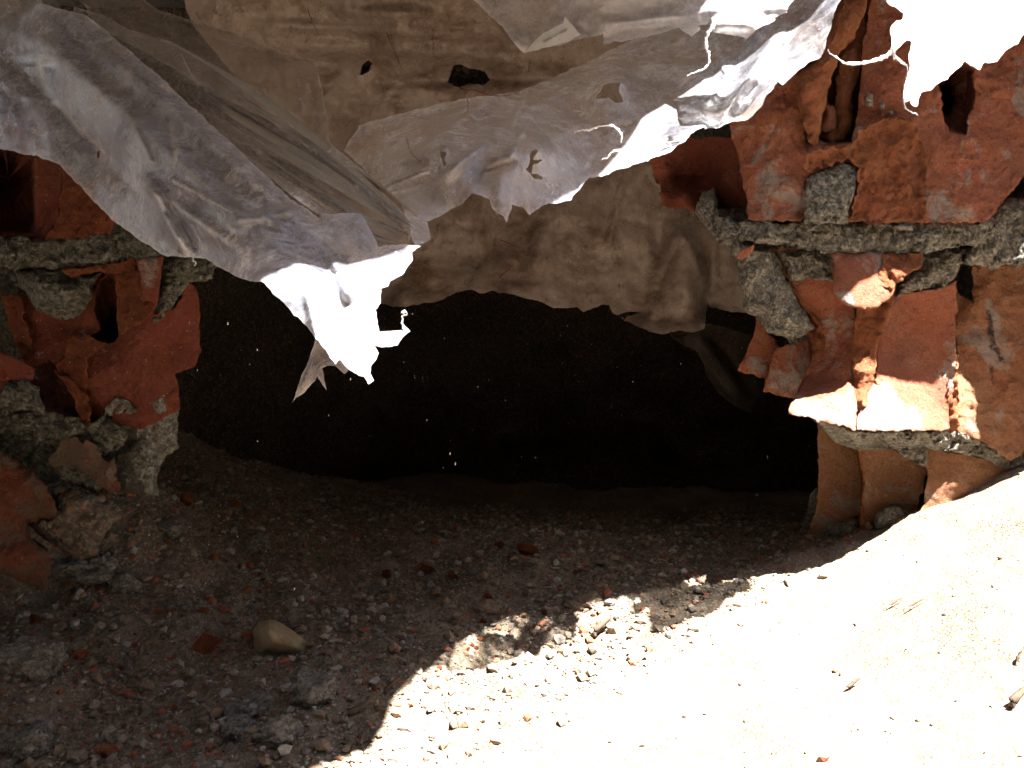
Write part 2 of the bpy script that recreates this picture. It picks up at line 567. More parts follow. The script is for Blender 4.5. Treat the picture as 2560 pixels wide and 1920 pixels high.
def mat_soil(name, stops, gs=260.0, bumpd=.004):
    m, t, out = newmat(name)
    b = NB(t)
    col = b.ramp(b.math('ADD', b.math('MULTIPLY', b.noise(9, 6, .6), .6), b.math('MULTIPLY', b.noise(60, 6, .7), .4)), stops)
    v = b.n('ShaderNodeTexVoronoi', i={'Vector': b.pos, 'Scale': gs})
    sc = b.n('ShaderNodeSeparateColor', i={0: v.outputs['Color']})
    col = b.mix(b.ramp(sc.outputs[0], [(.0, .35), (.3, 0.0), (.7, 0.0), (1.0, .45)]), col, (.42, .38, .32))
    col = b.mix(b.ramp(sc.outputs[1], [(.95, 0.0), (.97, .8)]), col, (.42, .14, .08))
    col = b.mix(b.ramp(v.outputs['Distance'], [(.4, 0.0), (.75, .30)]), col, (.07, .055, .04))
    h = b.math('ADD', b.noise(180, 8, .75), b.math('MULTIPLY', b.ramp(v.outputs['Distance'], [(0, 1.0), (.6, 0.0)]), .6))
    nr = b.bump(h, bumpd, 1.0)
    b.pbr(out, col, .95, nr, .2)
    return m

def mat_island(name, stops, bumpd=.001, rough=.85):
    m, t, out = newmat(name)
    b = NB(t)
    g = t.nodes.new('ShaderNodeNewGeometry')
    col = b.ramp(g.outputs['Random Per Island'], stops, 'CONSTANT')
    col = b.mix(b.ramp(b.noise(300, 5, .7), [(.35, .5), (.6, 0.0)]), col, (.10, .08, .06))
    b.pbr(out, col, rough, b.bump(b.noise(260, 6, .7), bumpd, .8), .3)
    return m

def mat_plain(name, c1, c2, sc=60, bumpd=.001, rough=.85, spec=.3):
    m, t, out = newmat(name)
    b = NB(t)
    col = b.mix(b.ramp(b.noise(sc, 7, .65), [(.35, 0.0), (.65, 1.0)]), c1, c2)
    b.pbr(out, col, rough, b.bump(b.noise(sc * 4, 6, .7), bumpd, .8), spec)
    return m

M_TER = mat_terracotta('terracotta', (.42, .15, .085), (.31, .105, .065), dustlo=.57, tan=(.38, .21, .13), rough_amt=1.4)
M_TERR = mat_terracotta('terracotta_broken', (.49, .175, .08), (.32, .10, .05), dustlo=.66, rough_amt=3.2, tan=(.44, .22, .11), rim=.5)
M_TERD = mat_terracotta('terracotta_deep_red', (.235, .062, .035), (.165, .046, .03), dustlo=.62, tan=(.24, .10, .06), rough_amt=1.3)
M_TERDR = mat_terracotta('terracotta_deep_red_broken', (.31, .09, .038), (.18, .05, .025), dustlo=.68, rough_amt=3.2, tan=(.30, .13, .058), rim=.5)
M_TERT = mat_terracotta('terracotta_tan', (.42, .215, .115), (.34, .16, .085), dustlo=.58, tan=(.46, .27, .15), rough_amt=1.8)
M_MOR = mat_mortar('mortar', (.32, .295, .245), (.21, .20, .165), (.49, .465, .415))
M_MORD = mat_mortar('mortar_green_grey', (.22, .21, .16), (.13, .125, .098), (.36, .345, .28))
M_PL1 = mat_plastic('plastic_dusty', (.42, .43, .55), (.58, .61, .74), .32, .82, stain=(.46, .38, .32), seed=1.3, dsc=50, dlo=.42, dhi=.58, crum=.18, gloss=1.9, crust=.75)
M_PL2 = mat_plastic('plastic_film', (.59, .60, .70), (.76, .77, .87), .16, .56, stain=(.48, .37, .27), seed=4.1, dlo=.40, dhi=.60, crum=.22, gloss=1.8, hem=.7, crust=.45)
M_PLS = mat_plastic('plastic_clear', (.54, .50, .52), (.66, .63, .65), .08, .36, seed=3.1, dlo=.44, dhi=.62, crum=.15, gloss=1.5)
M_PLS3 = mat_plastic('plastic_brown_clear', (.42, .34, .31), (.54, .47, .44), .16, .50, stain=(.36, .25, .16), seed=6.4, dlo=.42, dhi=.62, crum=.2, gloss=1.4)
M_PLP = mat_plastic('plastic_pleat', (.74, .75, .84), (.84, .85, .93), .35, .88, seed=5.5, dlo=.42, dhi=.60, crum=.1, hem=.6, gloss=1.5)
M_PL3 = mat_plastic('plastic_pale', (.72, .73, .80), (.82, .83, .88), .30, .62, seed=7.7, crum=.2, gloss=1.6)
M_MEMD = mat_plastic('membrane_shaded', (.07, .055, .043), (.12, .10, .08), .9, .97, transl=.08, dsc=26, stain=(.06, .035, .02), gloss=.3, seed=2.9, crum=.8, hem=.05)  # copy of the stained membrane, colours darkened for shade inside the hollow
M_PLW = mat_plastic('plastic_white', (.84, .84, .84), (.88, .88, .87), .80, .95, seed=9.2, transl=.45, crum=.15)
M_MEM = mat_plastic('membrane_stained', (.235, .175, .14), (.345, .28, .24), .95, .99, transl=.10, dsc=26, dlo=.42, dhi=.60, stain=(.13, .08, .05), gloss=.5, seed=2.2, crum=.5, hem=.04)
M_SOIL = mat_soil('soil', [(.36, (.11, .083, .056)), (.5, (.19, .15, .105)), (.64, (.285, .24, .18))], gs=330.0, bumpd=.0022)
M_SOIL2 = mat_soil('bank_soil', [(.35, (.12, .09, .065)), (.65, (.20, .155, .115))])
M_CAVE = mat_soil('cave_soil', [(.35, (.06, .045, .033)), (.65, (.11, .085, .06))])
M_CLOD = mat_mortar('clod', (.36, .325, .27), (.26, .235, .20), (.52, .48, .42))
M_GRAV = mat_island('gravel', [(0, (.19, .14, .10)), (.2, (.30, .245, .185)), (.38, (.17, .15, .13)), (.5, (.38, .33, .26)), (.62, (.26, .19, .125)), (.80, (.42, .40, .36)), (.91, (.32, .105, .055))])
M_CONC = mat_mortar('concrete', (.36, .35, .33), (.28, .27, .25), (.48, .46, .43))
M_STONE = mat_plain('yellow_stone', (.40, .33, .20), (.30, .225, .12), 70, .002, .8)
M_PEB = mat_plain('pebble_brown', (.24, .18, .13), (.17, .13, .10), 70, .002, .85)
M_ROOT = mat_plain('root', (.12, .05, .025), (.07, .03, .015), 200, .0004)
M_TWIG = mat_plain('dry_leaf', (.10, .07, .045), (.055, .04, .03), 200, .0006)
M_MOTE = mat_plain('dust_mote', (.75, .75, .75), (.7, .7, .7), 50, .0001, .6)

# ------------------------------------------------------------------ ground
GC = np.array([  # photo point and distance of places on the floor
    (1280, 1920, .52), (1280, 1600, .72), (1280, 1345, 1.02), (600, 1920, .53), (0, 1920, .52), (0, 1600, .66), (100, 1480, .74),
    (500, 1350, .92), (750, 1375, .96), (600, 1600, .72), (250, 1270, .83), (360, 1200, .90), (60, 1250, .78), (1000, 1385, .97), (1450, 1352, 1.0), (1700, 1920, .50), (2100, 1920, .48), (2560, 1920, .46), (2560, 1500, .62), (2560, 1150, .86),
    (2350, 1250, .88), (2100, 1340, .875), (2000, 1385, .85), (1900, 1410, .865), (1700, 1450, .87), (2050, 1600, .69), (2300, 1450, .74), (1650, 1372, 1.02), (1860, 1385, .96), (-300, 1500, .72), (-300, 1900, .5), (2900, 1150, .8), (2900, 1600, .55)])
gp = P(GC[:, 0], GC[:, 1], GC[:, 2])
gp = np.concatenate([gp, [(-.5, 1.15, .06), (-.62, 1.3, .16), (-.2, 1.18, -.008), (.15, 1.2, -.016), (.5, 1.2, -.022), (0, 1.4, -.06), (-.4, 1.4, -.02), (.5, 1.4, -.065), (0, 1.7, -.125), (-.9, 1.6, .05), (.9, 1.6, -.1), (0, 2.2, -.23),
                          (-.3, .3, .0), (.3, .3, .01), (0, .1, 0), (-.8, .2, 0), (.8, .2, .03), (0, -.4, 0), (.8, -.4, 0), (-.8, -.4, 0), (-1.1, .7, .03), (1.1, .7, .1), (1.2, 1.1, .1), (-1.2, 1.1, .0)]])
_gf = rbf(gp[:, 0] * 1000, gp[:, 1] * 1000, gp[:, 2])
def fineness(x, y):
    # relief and grit thinned on the sunlit side to keep the glare clean
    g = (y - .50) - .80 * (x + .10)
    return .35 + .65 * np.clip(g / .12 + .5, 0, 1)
def gbase(x, y):
    x = np.atleast_1d(np.asarray(x, float)); y = np.atleast_1d(np.asarray(y, float))
    cx = np.clip(x, -1.2, 1.2); cy_ = np.clip(y, -.4, 2.2)
    z = _gf(cx * 1000, cy_ * 1000)
    far = np.clip((np.hypot(x - cx, y - cy_)) / 1.5, 0, 1)
    z = z * (1 - far)
    q = np.stack([x, y, 0 * x], -1)
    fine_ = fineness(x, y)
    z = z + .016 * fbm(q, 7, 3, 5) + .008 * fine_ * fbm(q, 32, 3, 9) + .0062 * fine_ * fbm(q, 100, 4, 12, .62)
    return z
def G(px, py):
    x, z = ray(px, py)
    x = float(x); z = float(z)
    ds = np.linspace(.3, 2.2, 600)
    h = gbase(x * ds, ds)
    hit = np.where(z * ds + CZ < h)[0]
    d = ds[hit[0]] if len(hit) else 1.2
    return np.array([x * d, d, float(gbase(x * d, d)[0])]), d
def axis(lo, hi, st, far_lo, far_hi):
    a = list(np.arange(lo, hi, st))
    s, v = st, lo
    L = []
    while v > far_lo:
        s *= 1.22; v -= s; L.append(v)
    s, v = st, a[-1]
    R = []
    while v < far_hi:
        s *= 1.22; v += s; R.append(v)
    return np.array(L[::-1] + a + R)
gxs = axis(-.62, .72, .0040, -60, 60)
gys = axis(.42, 1.75, .0045, -60, 60)
XX, YY = np.meshgrid(gxs, gys)
ZZ = gbase(XX.ravel(), YY.ravel())
gv = np.stack([XX.ravel(), YY.ravel(), ZZ], -1)
nx_, ny_ = len(gxs), len(gys)
ii = np.arange(nx_ * ny_).reshape(ny_, nx_)
gfc = np.stack([ii[:-1, :-1], ii[:-1, 1:], ii[1:, 1:], ii[1:, :-1]], -1).reshape(-1, 4)
tag(add_mesh('ground', gv, gfc, M_SOIL), 'dark gritty soil floor with crumbled mortar and sunlit front corner', 'ground', kind='structure')

# ------------------------------------------------------------------ cavity behind the wall, unseen bank and slab added to shape the light
def sheet_grid(name, fn, nu, nv, mat, parent=None):
    u, v = np.meshgrid(np.linspace(0, 1, nu), np.linspace(0, 1, nv))
    V = fn(u.ravel(), v.ravel())
    ii = np.arange(nu * nv).reshape(nv, nu)
    Fc = np.stack([ii[:-1, :-1], ii[:-1, 1:], ii[1:, 1:], ii[1:, :-1]], -1).reshape(-1, 4)
    return add_mesh(name, V, Fc, mat, parent)
def cave(u, v):
    # U-shaped bank of soil: left side, back, right side
    ang = u * math.pi
    x = np.where(ang < math.pi / 2, -.66, -1.15) * np.cos(ang) + .02
    y = 1.02 + 1.35 * np.sin(ang) ** .8
    z = -.75 + v * 1.4
    p = np.stack([x, y, z], -1)
    n = fbm(p, 3.5, 4, 31)
    n2 = fbm(p, 22, 3, 35)
    rx, ry = np.cos(ang), -np.sin(ang)
    p[:, 0] += rx * (.10 * n + .02 * n2)
    p[:, 1] += ry * (.10 * n + .02 * n2)
    return p
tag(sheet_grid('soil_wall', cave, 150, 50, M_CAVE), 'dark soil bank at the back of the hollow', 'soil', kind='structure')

def bank(u, v):
    # unseen bank added behind and beside the viewer to cut sky light
    ang = math.radians(165) + u * math.radians(210)
    r = 1.55 + .35 * v
    x = .15 + r * np.cos(ang) * 1.15; y = .05 + r * np.sin(ang) * .75
    z = -.1 + 2.9 * v
    p = np.stack([x, y, z], -1)
    n = fbm(p, 2.2, 4, 81); n2 = fbm(p, 14, 4, 85)
    k = .12 * n + .03 * n2
    p[:, 0] += np.cos(ang) * k; p[:, 1] += np.sin(ang) * k; p[:, 2] += .05 * n
    return p
tag(sheet_grid('sky_block_bank', bank, 180, 50, M_SOIL2), 'added unseen earth bank shutting out sky light', 'soil', kind='structure')
SLZ = CZ + .45
edge = [(-1.7, -.75), (-1.0, -.55), (-.55, -.25), (-.28, -.04), (-.1, .11), (.04, .235), (.11, .27), (.143, .295), (.146, .38), (.176, .425), (.203, .485), (.235, .52), (.288, .527), (.349, .545), (.413, .572), (.45, .622), (.49, .645), (.535, .642), (.569, .645), (.62, .665), (.68, .735), (.77, .85), (1.0, .95), (1.8, .98)]  # outline of the unseen slab, shaped so its shadow cuts the floor
def slab_mesh():
    e = np.array(edge, float)
    ts = np.concatenate([[0], np.cumsum(np.hypot(*np.diff(e, axis=0).T))])
    t = np.linspace(0, ts[-1], 420)
    ex, ey = np.interp(t, ts, e[:, 0]), np.interp(t, ts, e[:, 1])
    q = np.stack([ex, ey, 0 * ex], -1)
    j = .012 * fbm(q, 14, 5, 71, .7)
    nx, ny = .65, -.75
    ex, ey = ex + nx * j, ey + ny * j
    rows = []
    n = len(ex)
    low = np.stack([ex, ey, SLZ + .004 * fbm(q, 20, 3, 72)], -1)
    mid = np.stack([ex - .01, ey + .012, SLZ + .07 + 0 * ex], -1); mid[:, :2] += .006 * np.stack([fbm(q, 30, 3, 73), fbm(q, 30, 3, 74)], -1)
    top = np.stack([ex - .02, ey + .024, SLZ + .14 + 0 * ex], -1)
    tb = np.stack([ex, 3.2 + 0 * ex, SLZ + .14 + 0 * ex], -1)
    bb = np.stack([ex, 3.2 + 0 * ex, SLZ + 0 * ex], -1)
    V = np.concatenate([low, mid, top, tb, bb])
    Fc = []
    for r in range(5):
        r2 = (r + 1) % 5
        for i in range(n - 1):
            Fc.append((r * n + i, r * n + i + 1, r2 * n + i + 1, r2 * n + i))
    return add_mesh('shadow_slab', V, Fc, M_CONC)
tag(slab_mesh(), 'unseen grey concrete slab over the hollow, edge shaped to cast the floor shadow', 'slab', kind='structure')

# ------------------------------------------------------------------ right hand wall
RW = empty('brick_pier', (.55, .85, 0))
tag(RW, 'sunlit-edged broken wall of hollow red bricks on the sunny side of the hole', 'brickwork')
RB = [(.0045, 38, 5, False), (.0018, 200, 3, True)]
RR = [(.009, 65, 6, False), (.004, 230, 4, False)]
MR = [(.015, 50, 5, False), (.007, 190, 4, True)]

# core behind everything so that no gap looks through the wall
core = patch('mortar_core', c('X', 1.02, '1790,-160 2900,-160 2900,1420 2120,1420 2085,1180 2060,1080 1960,830 1930,640 1800,520 1720,380'), M_MOR, RW, disp=[(.02, 30, 4, False)], thick=.10, step=18, jag=8)

# upper brick, broken open at the front
DOFF = .03
h1 = c('N', .755, '1610,590 1725,690 1722,1000 1670,1180 1650,1335 1480,1325 1420,1190 1385,950 1368,830 1480,745')
ub = patch('brick', c('C', .76, '180,860,.80 200,980,.80 240,1080,.795 270,1280,.785 300,1400,.78 300,1525,.775 660,1530,.752 692,1480 702,1250 722,1215 900,1140 960,1118 1048,1150 1050,1300 1005,1450 1000,1530,.752 1550,1540,.752 1920,1538,.748 1995,1500,.75 2212,1210,.765 2500,900,.79 2700,300,.78 2700,-200,.78 1500,-200,.77 1180,-150,.78 1130,120,.785 1090,400,.785 1080,600,.785 1060,760,.785 1040,900,.775 1020,985,.77 900,1005,.77 790,1015,.768 700,985,.765 690,900,.762 640,500,.765 600,400,.79'),
           M_TER, RW, holes=[h1], ctrl=c('C', .752, '600,1300 560,1000,.768 480,1000,.775 760,1080,.755 1250,1250,.749 1250,1450,.748 1500,1200,.752 1300,900,.757 1200,700,.764 1150,500,.772 1500,800,.756 1950,700,.757 1700,1350,.752 2000,1000,.757 2212,600,.76 1560,600,.760'),
           disp=[(.008, 36, 5, False), (.003, 160, 4, True)], thick=.07, step=6, jag=4, stains=[('dust', c('C', 0, '1525,1310 1600,1290 1720,1295 1770,1340 1700,1345 1740,1400 1850,1410 1900,1470 1880,1545 1560,1545 1525,1470 1520,1400'), 26), ('dust', c('C', 0, '1800,1160 1850,1150 1860,1290 1800,1290'), 14), ('dust', c('C', 0, '2040,1010 2130,1010 2130,1120 2060,1110'), 22), ('dust', c('C', 0, '340,1180 520,1120 540,1250 400,1400 330,1330'), 60)])
tag(ub, 'red hollow brick broken open above the grey mortar bed')
patch('broken_face', c('C', .747, '700,1060 900,1010 1040,1000 1120,880 1290,800 1450,830 1510,900 1490,1020 1540,1110 1520,1300 1515,1420 1545,1528 1290,1532 1010,1528 1012,1450 1052,1300 1055,1140 960,1105 880,1130 715,1200'), M_TERR, ub,
      disp=[(.010, 60, 6, False), (.005, 220, 4, False)], step=5, jag=9, bulge=-.004, bw=10)
patch('cavity_back', c('N', .87, '1330,520 1780,560 1780,1400 1330,1400'), M_TERD, ub, disp=RB, step=14, jag=2)
patch('cell_side', c('N', .80, '1640,600,.83 1725,690,.765 1722,1000,.765 1775,1230,.76 1775,1290,.76 1720,1350,.765 1650,1335,.80 1660,1150,.82'), M_TERD, ub, disp=RB, step=8, jag=2)
patch('cell_floor', c('N', .765, '1480,1325,.80 1650,1335,.80 1775,1290,.758 1730,1370,.752 1600,1395,.750 1490,1360,.752 1430,1300,.755 1385,1150,.758 1395,1120,.76 1430,1200,.79'), M_TERR, ub, disp=RR, step=6, jag=3)
patch('cavity_back', c('C', .875, '560,60 1300,-200 1300,500 1140,900 1080,1040 660,1040'), M_TERD, ub, disp=RB, step=12, jag=2)
patch('web', c('C', .745, '940,-40 1132,-40 1130,20 1110,90 1065,190 1030,260 990,310 945,352 925,420 905,470 880,540 862,620 840,700 820,780 800,880 785,990 770,1015 720,985 712,920 690,880 660,760 640,640 640,500 780,430 800,360 850,250 890,130'), M_TERR, ub, ctrl=c('C', .735, '1000,150 760,600 880,420'), disp=RR, thick=.022, step=7, jag=4, bulge=.008, bw=14)
patch('web', c('C', .80, '1130,60,.815 1140,200 1120,330 1085,470 1065,560 1030,620 1015,700 1030,740 1020,770 1030,850 1010,900 960,960 900,990 850,975 805,935 900,900 920,850 905,740 925,640 915,560 935,440 940,370 1060,200'), M_TERR, ub, disp=RR, thick=.02, step=7, jag=4, bulge=.012, bw=14)
patch('web_lump', c('C', .787, '840,720 890,722 915,760 918,840 900,900 850,922 808,905 812,850 830,800'), M_TER, ub, disp=[(.004, 80, 4, False)], thick=.012, step=6, jag=2, bulge=.012, bw=12)
patch('web', c('C', .83, '1128,-100 1420,-100 1400,200 1310,330 1200,430 1085,500 1110,330 1135,150'), M_TERD, ub, disp=RB, thick=.02, step=9, jag=3)
patch('mortar_smear', c('C', .744, '722,1225 900,1150 955,1115 1045,1155 1046,1300 1000,1450 1000,1545 690,1545 690,1480 704,1250'), M_MOR, ub, disp=MR, thick=.014, step=6, jag=4, bulge=.006, bw=12)
for q, s in enumerate(('1130,640 1165,650 1165,735 1130,735 1112,700', '1215,710 1250,715 1245,745 1225,760 1210,735', '1280,770 1305,765 1310,790 1290,800')):
    patch('grain', c('C', .752, s), M_MOR, ub, disp=[(.001, 150, 2, False)], thick=.004, step=4, jag=1, bulge=.006, bw=5)

DOFF = .028
# mortar bed under it
patch('mortar_bed', c('D', .765, '40,80,.80 190,92,.775 450,100 700,98 1000,104 1290,98 1330,60,.79 1360,10,.80 1620,-40,.80 1650,200,.80 1475,300,.80 1330,310,.80 1190,290,.79 1235,215,.775 1150,212 1010,250 800,242 560,245 300,205 190,200,.78 80,192,.79 20,110,.80'), M_MOR, RW,
      ctrl=c('D', .757, '300,150 700,160 1000,170 1200,150'), disp=MR, thick=.07, step=6, jag=15, jfreq=.035, bulge=.004, bw=10)
for s in ('870,125 900,110 960,115 965,140 900,140', '735,130 755,122 755,140 735,142', '700,155 735,155 735,170 705,172'):
    patch('pebble', c('D', .750, s), M_MOR, RW, disp=[(.001, 100, 2, False)], thick=.006, step=4, jag=1.5, bulge=.008, bw=6)
DOFF = 0.0
patch('mortar_lump', c('D', .81, '30,100,.84 90,190 150,270 165,400 175,500 240,540 300,620 400,642 495,600 505,570 440,480 375,370 330,250 310,215 200,190'), M_MOR, RW, disp=[(.012, 55, 4, False), (.007, 150, 4, True)], thick=.06, step=6, jag=9, bulge=.025, bw=26)
patch('brick_sliver', c('D', .785, '152,272 160,240 185,225 235,202 225,235 175,275'), M_TER, RW, disp=RB, thick=.006, step=6, jag=2)
patch('brick', c('K', .90, '1500,-120,.88 1520,0,.90 1560,90 1588,150 1600,262 1660,292 1820,312 1850,205,.92 1920,182,.92 1962,315,.90 2115,305,.87 2140,235,.86 2095,50,.85 2090,-150,.85'), M_TERD, RW, ctrl=c('K', .93, '1700,100,.95 1750,200,.90 1850,80,.95 1640,60,.90 1990,120,.88'), disp=[(.010, 35, 5, False), (.004, 130, 3, False)], thick=.06, step=7, jag=6)
patch('mortar_bed', c('K', .86, '1815,330 1850,200 1920,175 1960,310 2130,300 2212,330 2230,510,.82 1975,503 1880,430'), M_MOR, RW, disp=MR, thick=.06, step=7, jag=7, bulge=.01, bw=14)

# second course
b2 = patch('brick', c('D', .825, '275,205 345,222 600,240 620,420 700,505 692,600,.822 688,700,.818 680,830,.81 700,900,.795 705,1062,.768 600,1035,.768 500,1012,.770 392,985,.775 400,950,.787 420,915,.80 470,820,.83 500,720,.84 508,640,.85 525,575,.845 450,480,.84 380,335,.84 320,250,.845'), M_TER, RW,
           ctrl=c('D', .828, '560,600,.833 560,750,.832 450,400,.835 540,900,.79 640,650,.83 520,980,.775 450,950,.78 640,880,.795'), disp=RB, thick=.06, step=7, jag=4, stains=[('dust', c('D', 0, '590,605 622,610 622,680 590,745 545,790 500,815 495,790 540,760 575,690'), 26), ('dust', c('D', 0, '395,990 420,920 600,935 690,830 720,1070 600,1045 480,1020'), 30), ('dust', c('D', 0, '600,930 620,880 645,900 640,930'), 12), ('dust', c('D', 0, '400,300 480,270 520,330 440,400'), 60)])  # large lip polygon paints sun glare in pale colour; smaller patches are dust
tag(b2, 'red brick channel with a pale mortar smear and sunlit lower lip')
patch('torn_edge', c('D', .835, '278,203 345,222 352,290 395,370 470,480 545,568 535,640 560,600 545,700 500,760 512,650 522,575 445,485 375,345'), M_TERR, b2, disp=RR, thick=.01, step=6, jag=4, bulge=.006, bw=8)
patch('web', c('D', .81, '700,505 830,478 885,400 880,440 845,560 805,650 790,760 780,830 870,860 800,960 690,1000 640,930 690,830 682,700'), M_TERR, b2, ctrl=c('D', .795, '740,600,.812 740,800,.797 740,950,.778'), disp=RR, thick=.03, step=6, jag=4)
b3 = patch('brick', c('D', .83, '830,478,.835 890,430 980,425 1090,405 1165,370,.835 1162,700,.83 1165,1062,.85 1020,1065,.785 850,1066,.768 700,1062,.768 705,1000,.776 790,830,.812 800,650,.835'), M_TER, RW, ctrl=c('D', .842, '950,600,.848 1000,780,.84 900,900,.806 950,1000,.788 840,850,.81 1100,700,.845 1080,950,.836'), disp=RB, thick=.06, step=7, jag=3, stains=[('dust', c('D', 0, '690,1075 700,900 780,820 870,840 930,940 1000,950 1025,1075'), 30)])  # pale polygon along the lip stands in for overexposed sunlight
patch('chipped_rim', c('D', .84, '1120,920 1150,880 1170,700 1172,1062 1040,1068 1030,1040 1090,1010'), M_TERR, b3, disp=RR, step=6, jag=4)
b4 = patch('brick', c('D', .774, '588,243,.792 700,236,.792 850,244,.792 1012,244,.794 1000,300,.79 930,350,.785 892,378,.782 868,440,.772 832,480,.766 745,512,.760 660,492,.762 588,425,.770 600,300,.786'), M_TER, RW, disp=[(.003, 60, 4, False)], thick=.035, step=6, jag=4, bulge=.006, bw=14, stains=[('dust', c('D', 0, '590,425 640,410 680,415 700,470 690,496 655,490 620,460'), 16), ('dust', c('D', 0, '790,265 825,260 820,320 790,350 775,330'), 12), ('dust', c('D', 0, '590,245 660,250 610,280 600,330'), 14)])
tag(b4, 'small red brick stub with a bright sunlit patch at its foot')
patch('chipped_rim', c('D', .783, '825,255,.788 1012,242,.79 1000,300,.786 930,350,.781 892,378,.777 862,410,.772 800,390,.773 800,330,.779 830,290,.783'), M_TERR, b4, disp=RR, thick=.01, step=6, jag=4)
patch('mortar_lump', c('D', .822, '885,440 935,345 1005,292 1028,240 1232,212 1190,292 1152,372 1082,412 985,432'), M_MOR, RW, disp=MR, thick=.05, step=6, jag=8, bulge=.02, bw=22)
patch('mortar_lump', c('D', .818, '345,222 590,240 588,380 480,360 400,380 370,300'), M_MOR, RW, disp=MR, thick=.02, step=6, jag=8, bulge=.015, bw=18)
# small tongues on the inner side
t1 = patch('brick_tongue', c('D', .90, '240,535 300,615 352,682 315,735 292,822 190,802 152,782 190,720 232,620'), M_TER, RW, disp=RB, thick=.03, step=6, jag=3, stains=[('dust', c('D', 0, '205,712 240,715 300,730 292,815 195,800 190,760'), 16)])
t2 = patch('brick_tongue', c('D', .875, '330,685 420,660 505,635 510,740 455,860 412,918 272,882 300,780'), M_TER, RW, disp=RB, thick=.03, step=6, jag=3, stains=[('dust', c('D', 0, '300,770 360,770 400,790 470,760 450,860 408,912 276,880'), 30)])
# far right brick with black streak
b5 = patch('brick', c('D', .865, '1160,490,.88 1165,420,.88 1240,480,.865 1235,300,.87 1475,290 1800,280 1800,1000 1480,1150,.86 1420,1205,.86 1300,1125,.855 1160,1068,.85 1165,700,.87'), mat_terracotta('terracotta_sandy', (.40, .19, .10), (.34, .14, .075), dustlo=.60, tan=(.44, .29, .18), rough_amt=1.6), RW, disp=[(.006, 40, 5, False), (.003, 160, 4, False)], thick=.07, step=7, jag=4, stains=[('dust', c('D', 0, '1285,455 1320,440 1345,500 1375,530 1375,650 1345,660 1300,560'), 18), ('soot', c('D', 0, '1292,500 1320,500 1335,560 1345,640 1385,735 1360,755 1335,700 1312,690 1300,580'), 12), ('soot', c('D', 0, '1310,740 1335,760 1350,860 1325,850 1312,800'), 12), ('dust', c('D', 0, '1200,960 1260,1000 1300,1120 1180,1060'), 60)])
tag(b5, 'sandy orange brick with a black streak at the right edge')
# mortar under the ledge
patch('mortar_bed', c('D', .82, '500,1012,.80 600,1036,.80 700,1064,.80 1020,1066,.81 1165,1064,.85 1300,1120,.86 1480,1150,.865 1700,1100,.87 1700,1300,.87 1400,1235,.87 1290,1190,.87 1150,1165,.86 1005,1135,.85 1022,1225,.85 900,1172,.86 830,1112,.85 760,1085,.84 710,1150,.86 620,1120,.86 560,1070,.84'), M_MOR, RW, disp=MR, thick=.05, step=6, jag=8, bulge=.001, bw=8)
# third course panes
b6 = patch('brick', c('D', .93, '520,1030 690,1050 722,1180 742,1300 726,1470 735,1525 735,1600 480,1600 490,1505 520,1400 527,1200'), M_TERT, RW, ctrl=c('D', .94, '630,1300'), disp=RB, thick=.05, step=8, jag=4)
tag(b6, 'tan inner brick pane at the dark edge of the hole')
b7 = patch('brick', c('D', .905, '695,1060 830,1105 1000,1170 1030,1230 1005,1350 985,1430 1000,1600 735,1600 735,1525 728,1400 742,1290 720,1180'), M_TERT, RW, ctrl=c('D', .925, '860,1300'), disp=RB, thick=.05, step=8, jag=4)
tag(b7, 'tan brick pane between the inner pane and the sandy brick')
patch('torn_edge', c('D', .90, '690,1060 712,1070 725,1170 745,1290 740,1340 730,1430 745,1530 720,1530 722,1420 735,1290 712,1180'), M_TERR, b7, disp=RR, step=5, jag=3, thick=.006)
b8 = patch('brick', c('D', .875, '995,1130 1150,1165 1290,1190 1400,1235 1600,1300 1600,1700 960,1700 985,1540 1010,1400 1032,1250'), M_TERT, RW, ctrl=c('D', .868, '1200,1300'), disp=[(.004, 50, 4, False)], thick=.06, step=8, jag=4)
tag(b8, 'sandy brick rising out of the sunlit ground')
patch('mortar_lump', c('D', .915, '560,1520 585,1490 650,1480 700,1455 740,1470 735,1560 640,1580 550,1560'), M_MOR, RW, disp=[(.01, 60, 4, False), (.005, 150, 3, True)], thick=.03, step=6, jag=7, bulge=.02, bw=18)
patch('mortar_lump', c('D', .885, '785,1450 830,1420 890,1408 950,1440 930,1520 790,1540'), M_MOR, RW, disp=MR, thick=.02, step=6, jag=6, bulge=.012, bw=14)
patch('mortar_lump', c('I', .955, '1250,240 1265,150 1300,120 1310,220 1290,300 1370,270 1330,350 1240,420 1180,480 1120,500 1130,440 1230,330'), M_MOR, RW, disp=MR, thick=.03, step=7, jag=8, bulge=.012, bw=16)

# ------------------------------------------------------------------ left hand wall
LW = empty('brick_pier', (-.5, .75, 0))
tag(LW, 'shaded broken wall of deep red hollow bricks on the dark side of the hole', 'brickwork')
patch('mortar_core', c('X', .90, '-400,200 130,250 330,560 420,760 380,1000 330,1100 300,1400 150,1700 -400,1800'), M_MORD, LW, disp=[(.02, 30, 4, False)], thick=.10, step=18, jag=8)
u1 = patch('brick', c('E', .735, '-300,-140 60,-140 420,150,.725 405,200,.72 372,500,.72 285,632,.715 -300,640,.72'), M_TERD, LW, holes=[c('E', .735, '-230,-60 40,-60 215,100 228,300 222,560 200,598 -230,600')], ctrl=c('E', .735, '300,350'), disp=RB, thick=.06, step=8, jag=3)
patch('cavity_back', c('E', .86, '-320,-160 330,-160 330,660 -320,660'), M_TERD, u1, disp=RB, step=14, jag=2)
patch('broken_face', c('E', .70, '395,120 560,280 735,500 705,595 500,620 285,638 372,500 400,250'), M_TERDR, u1, disp=RR, thick=.02, step=6, jag=5)
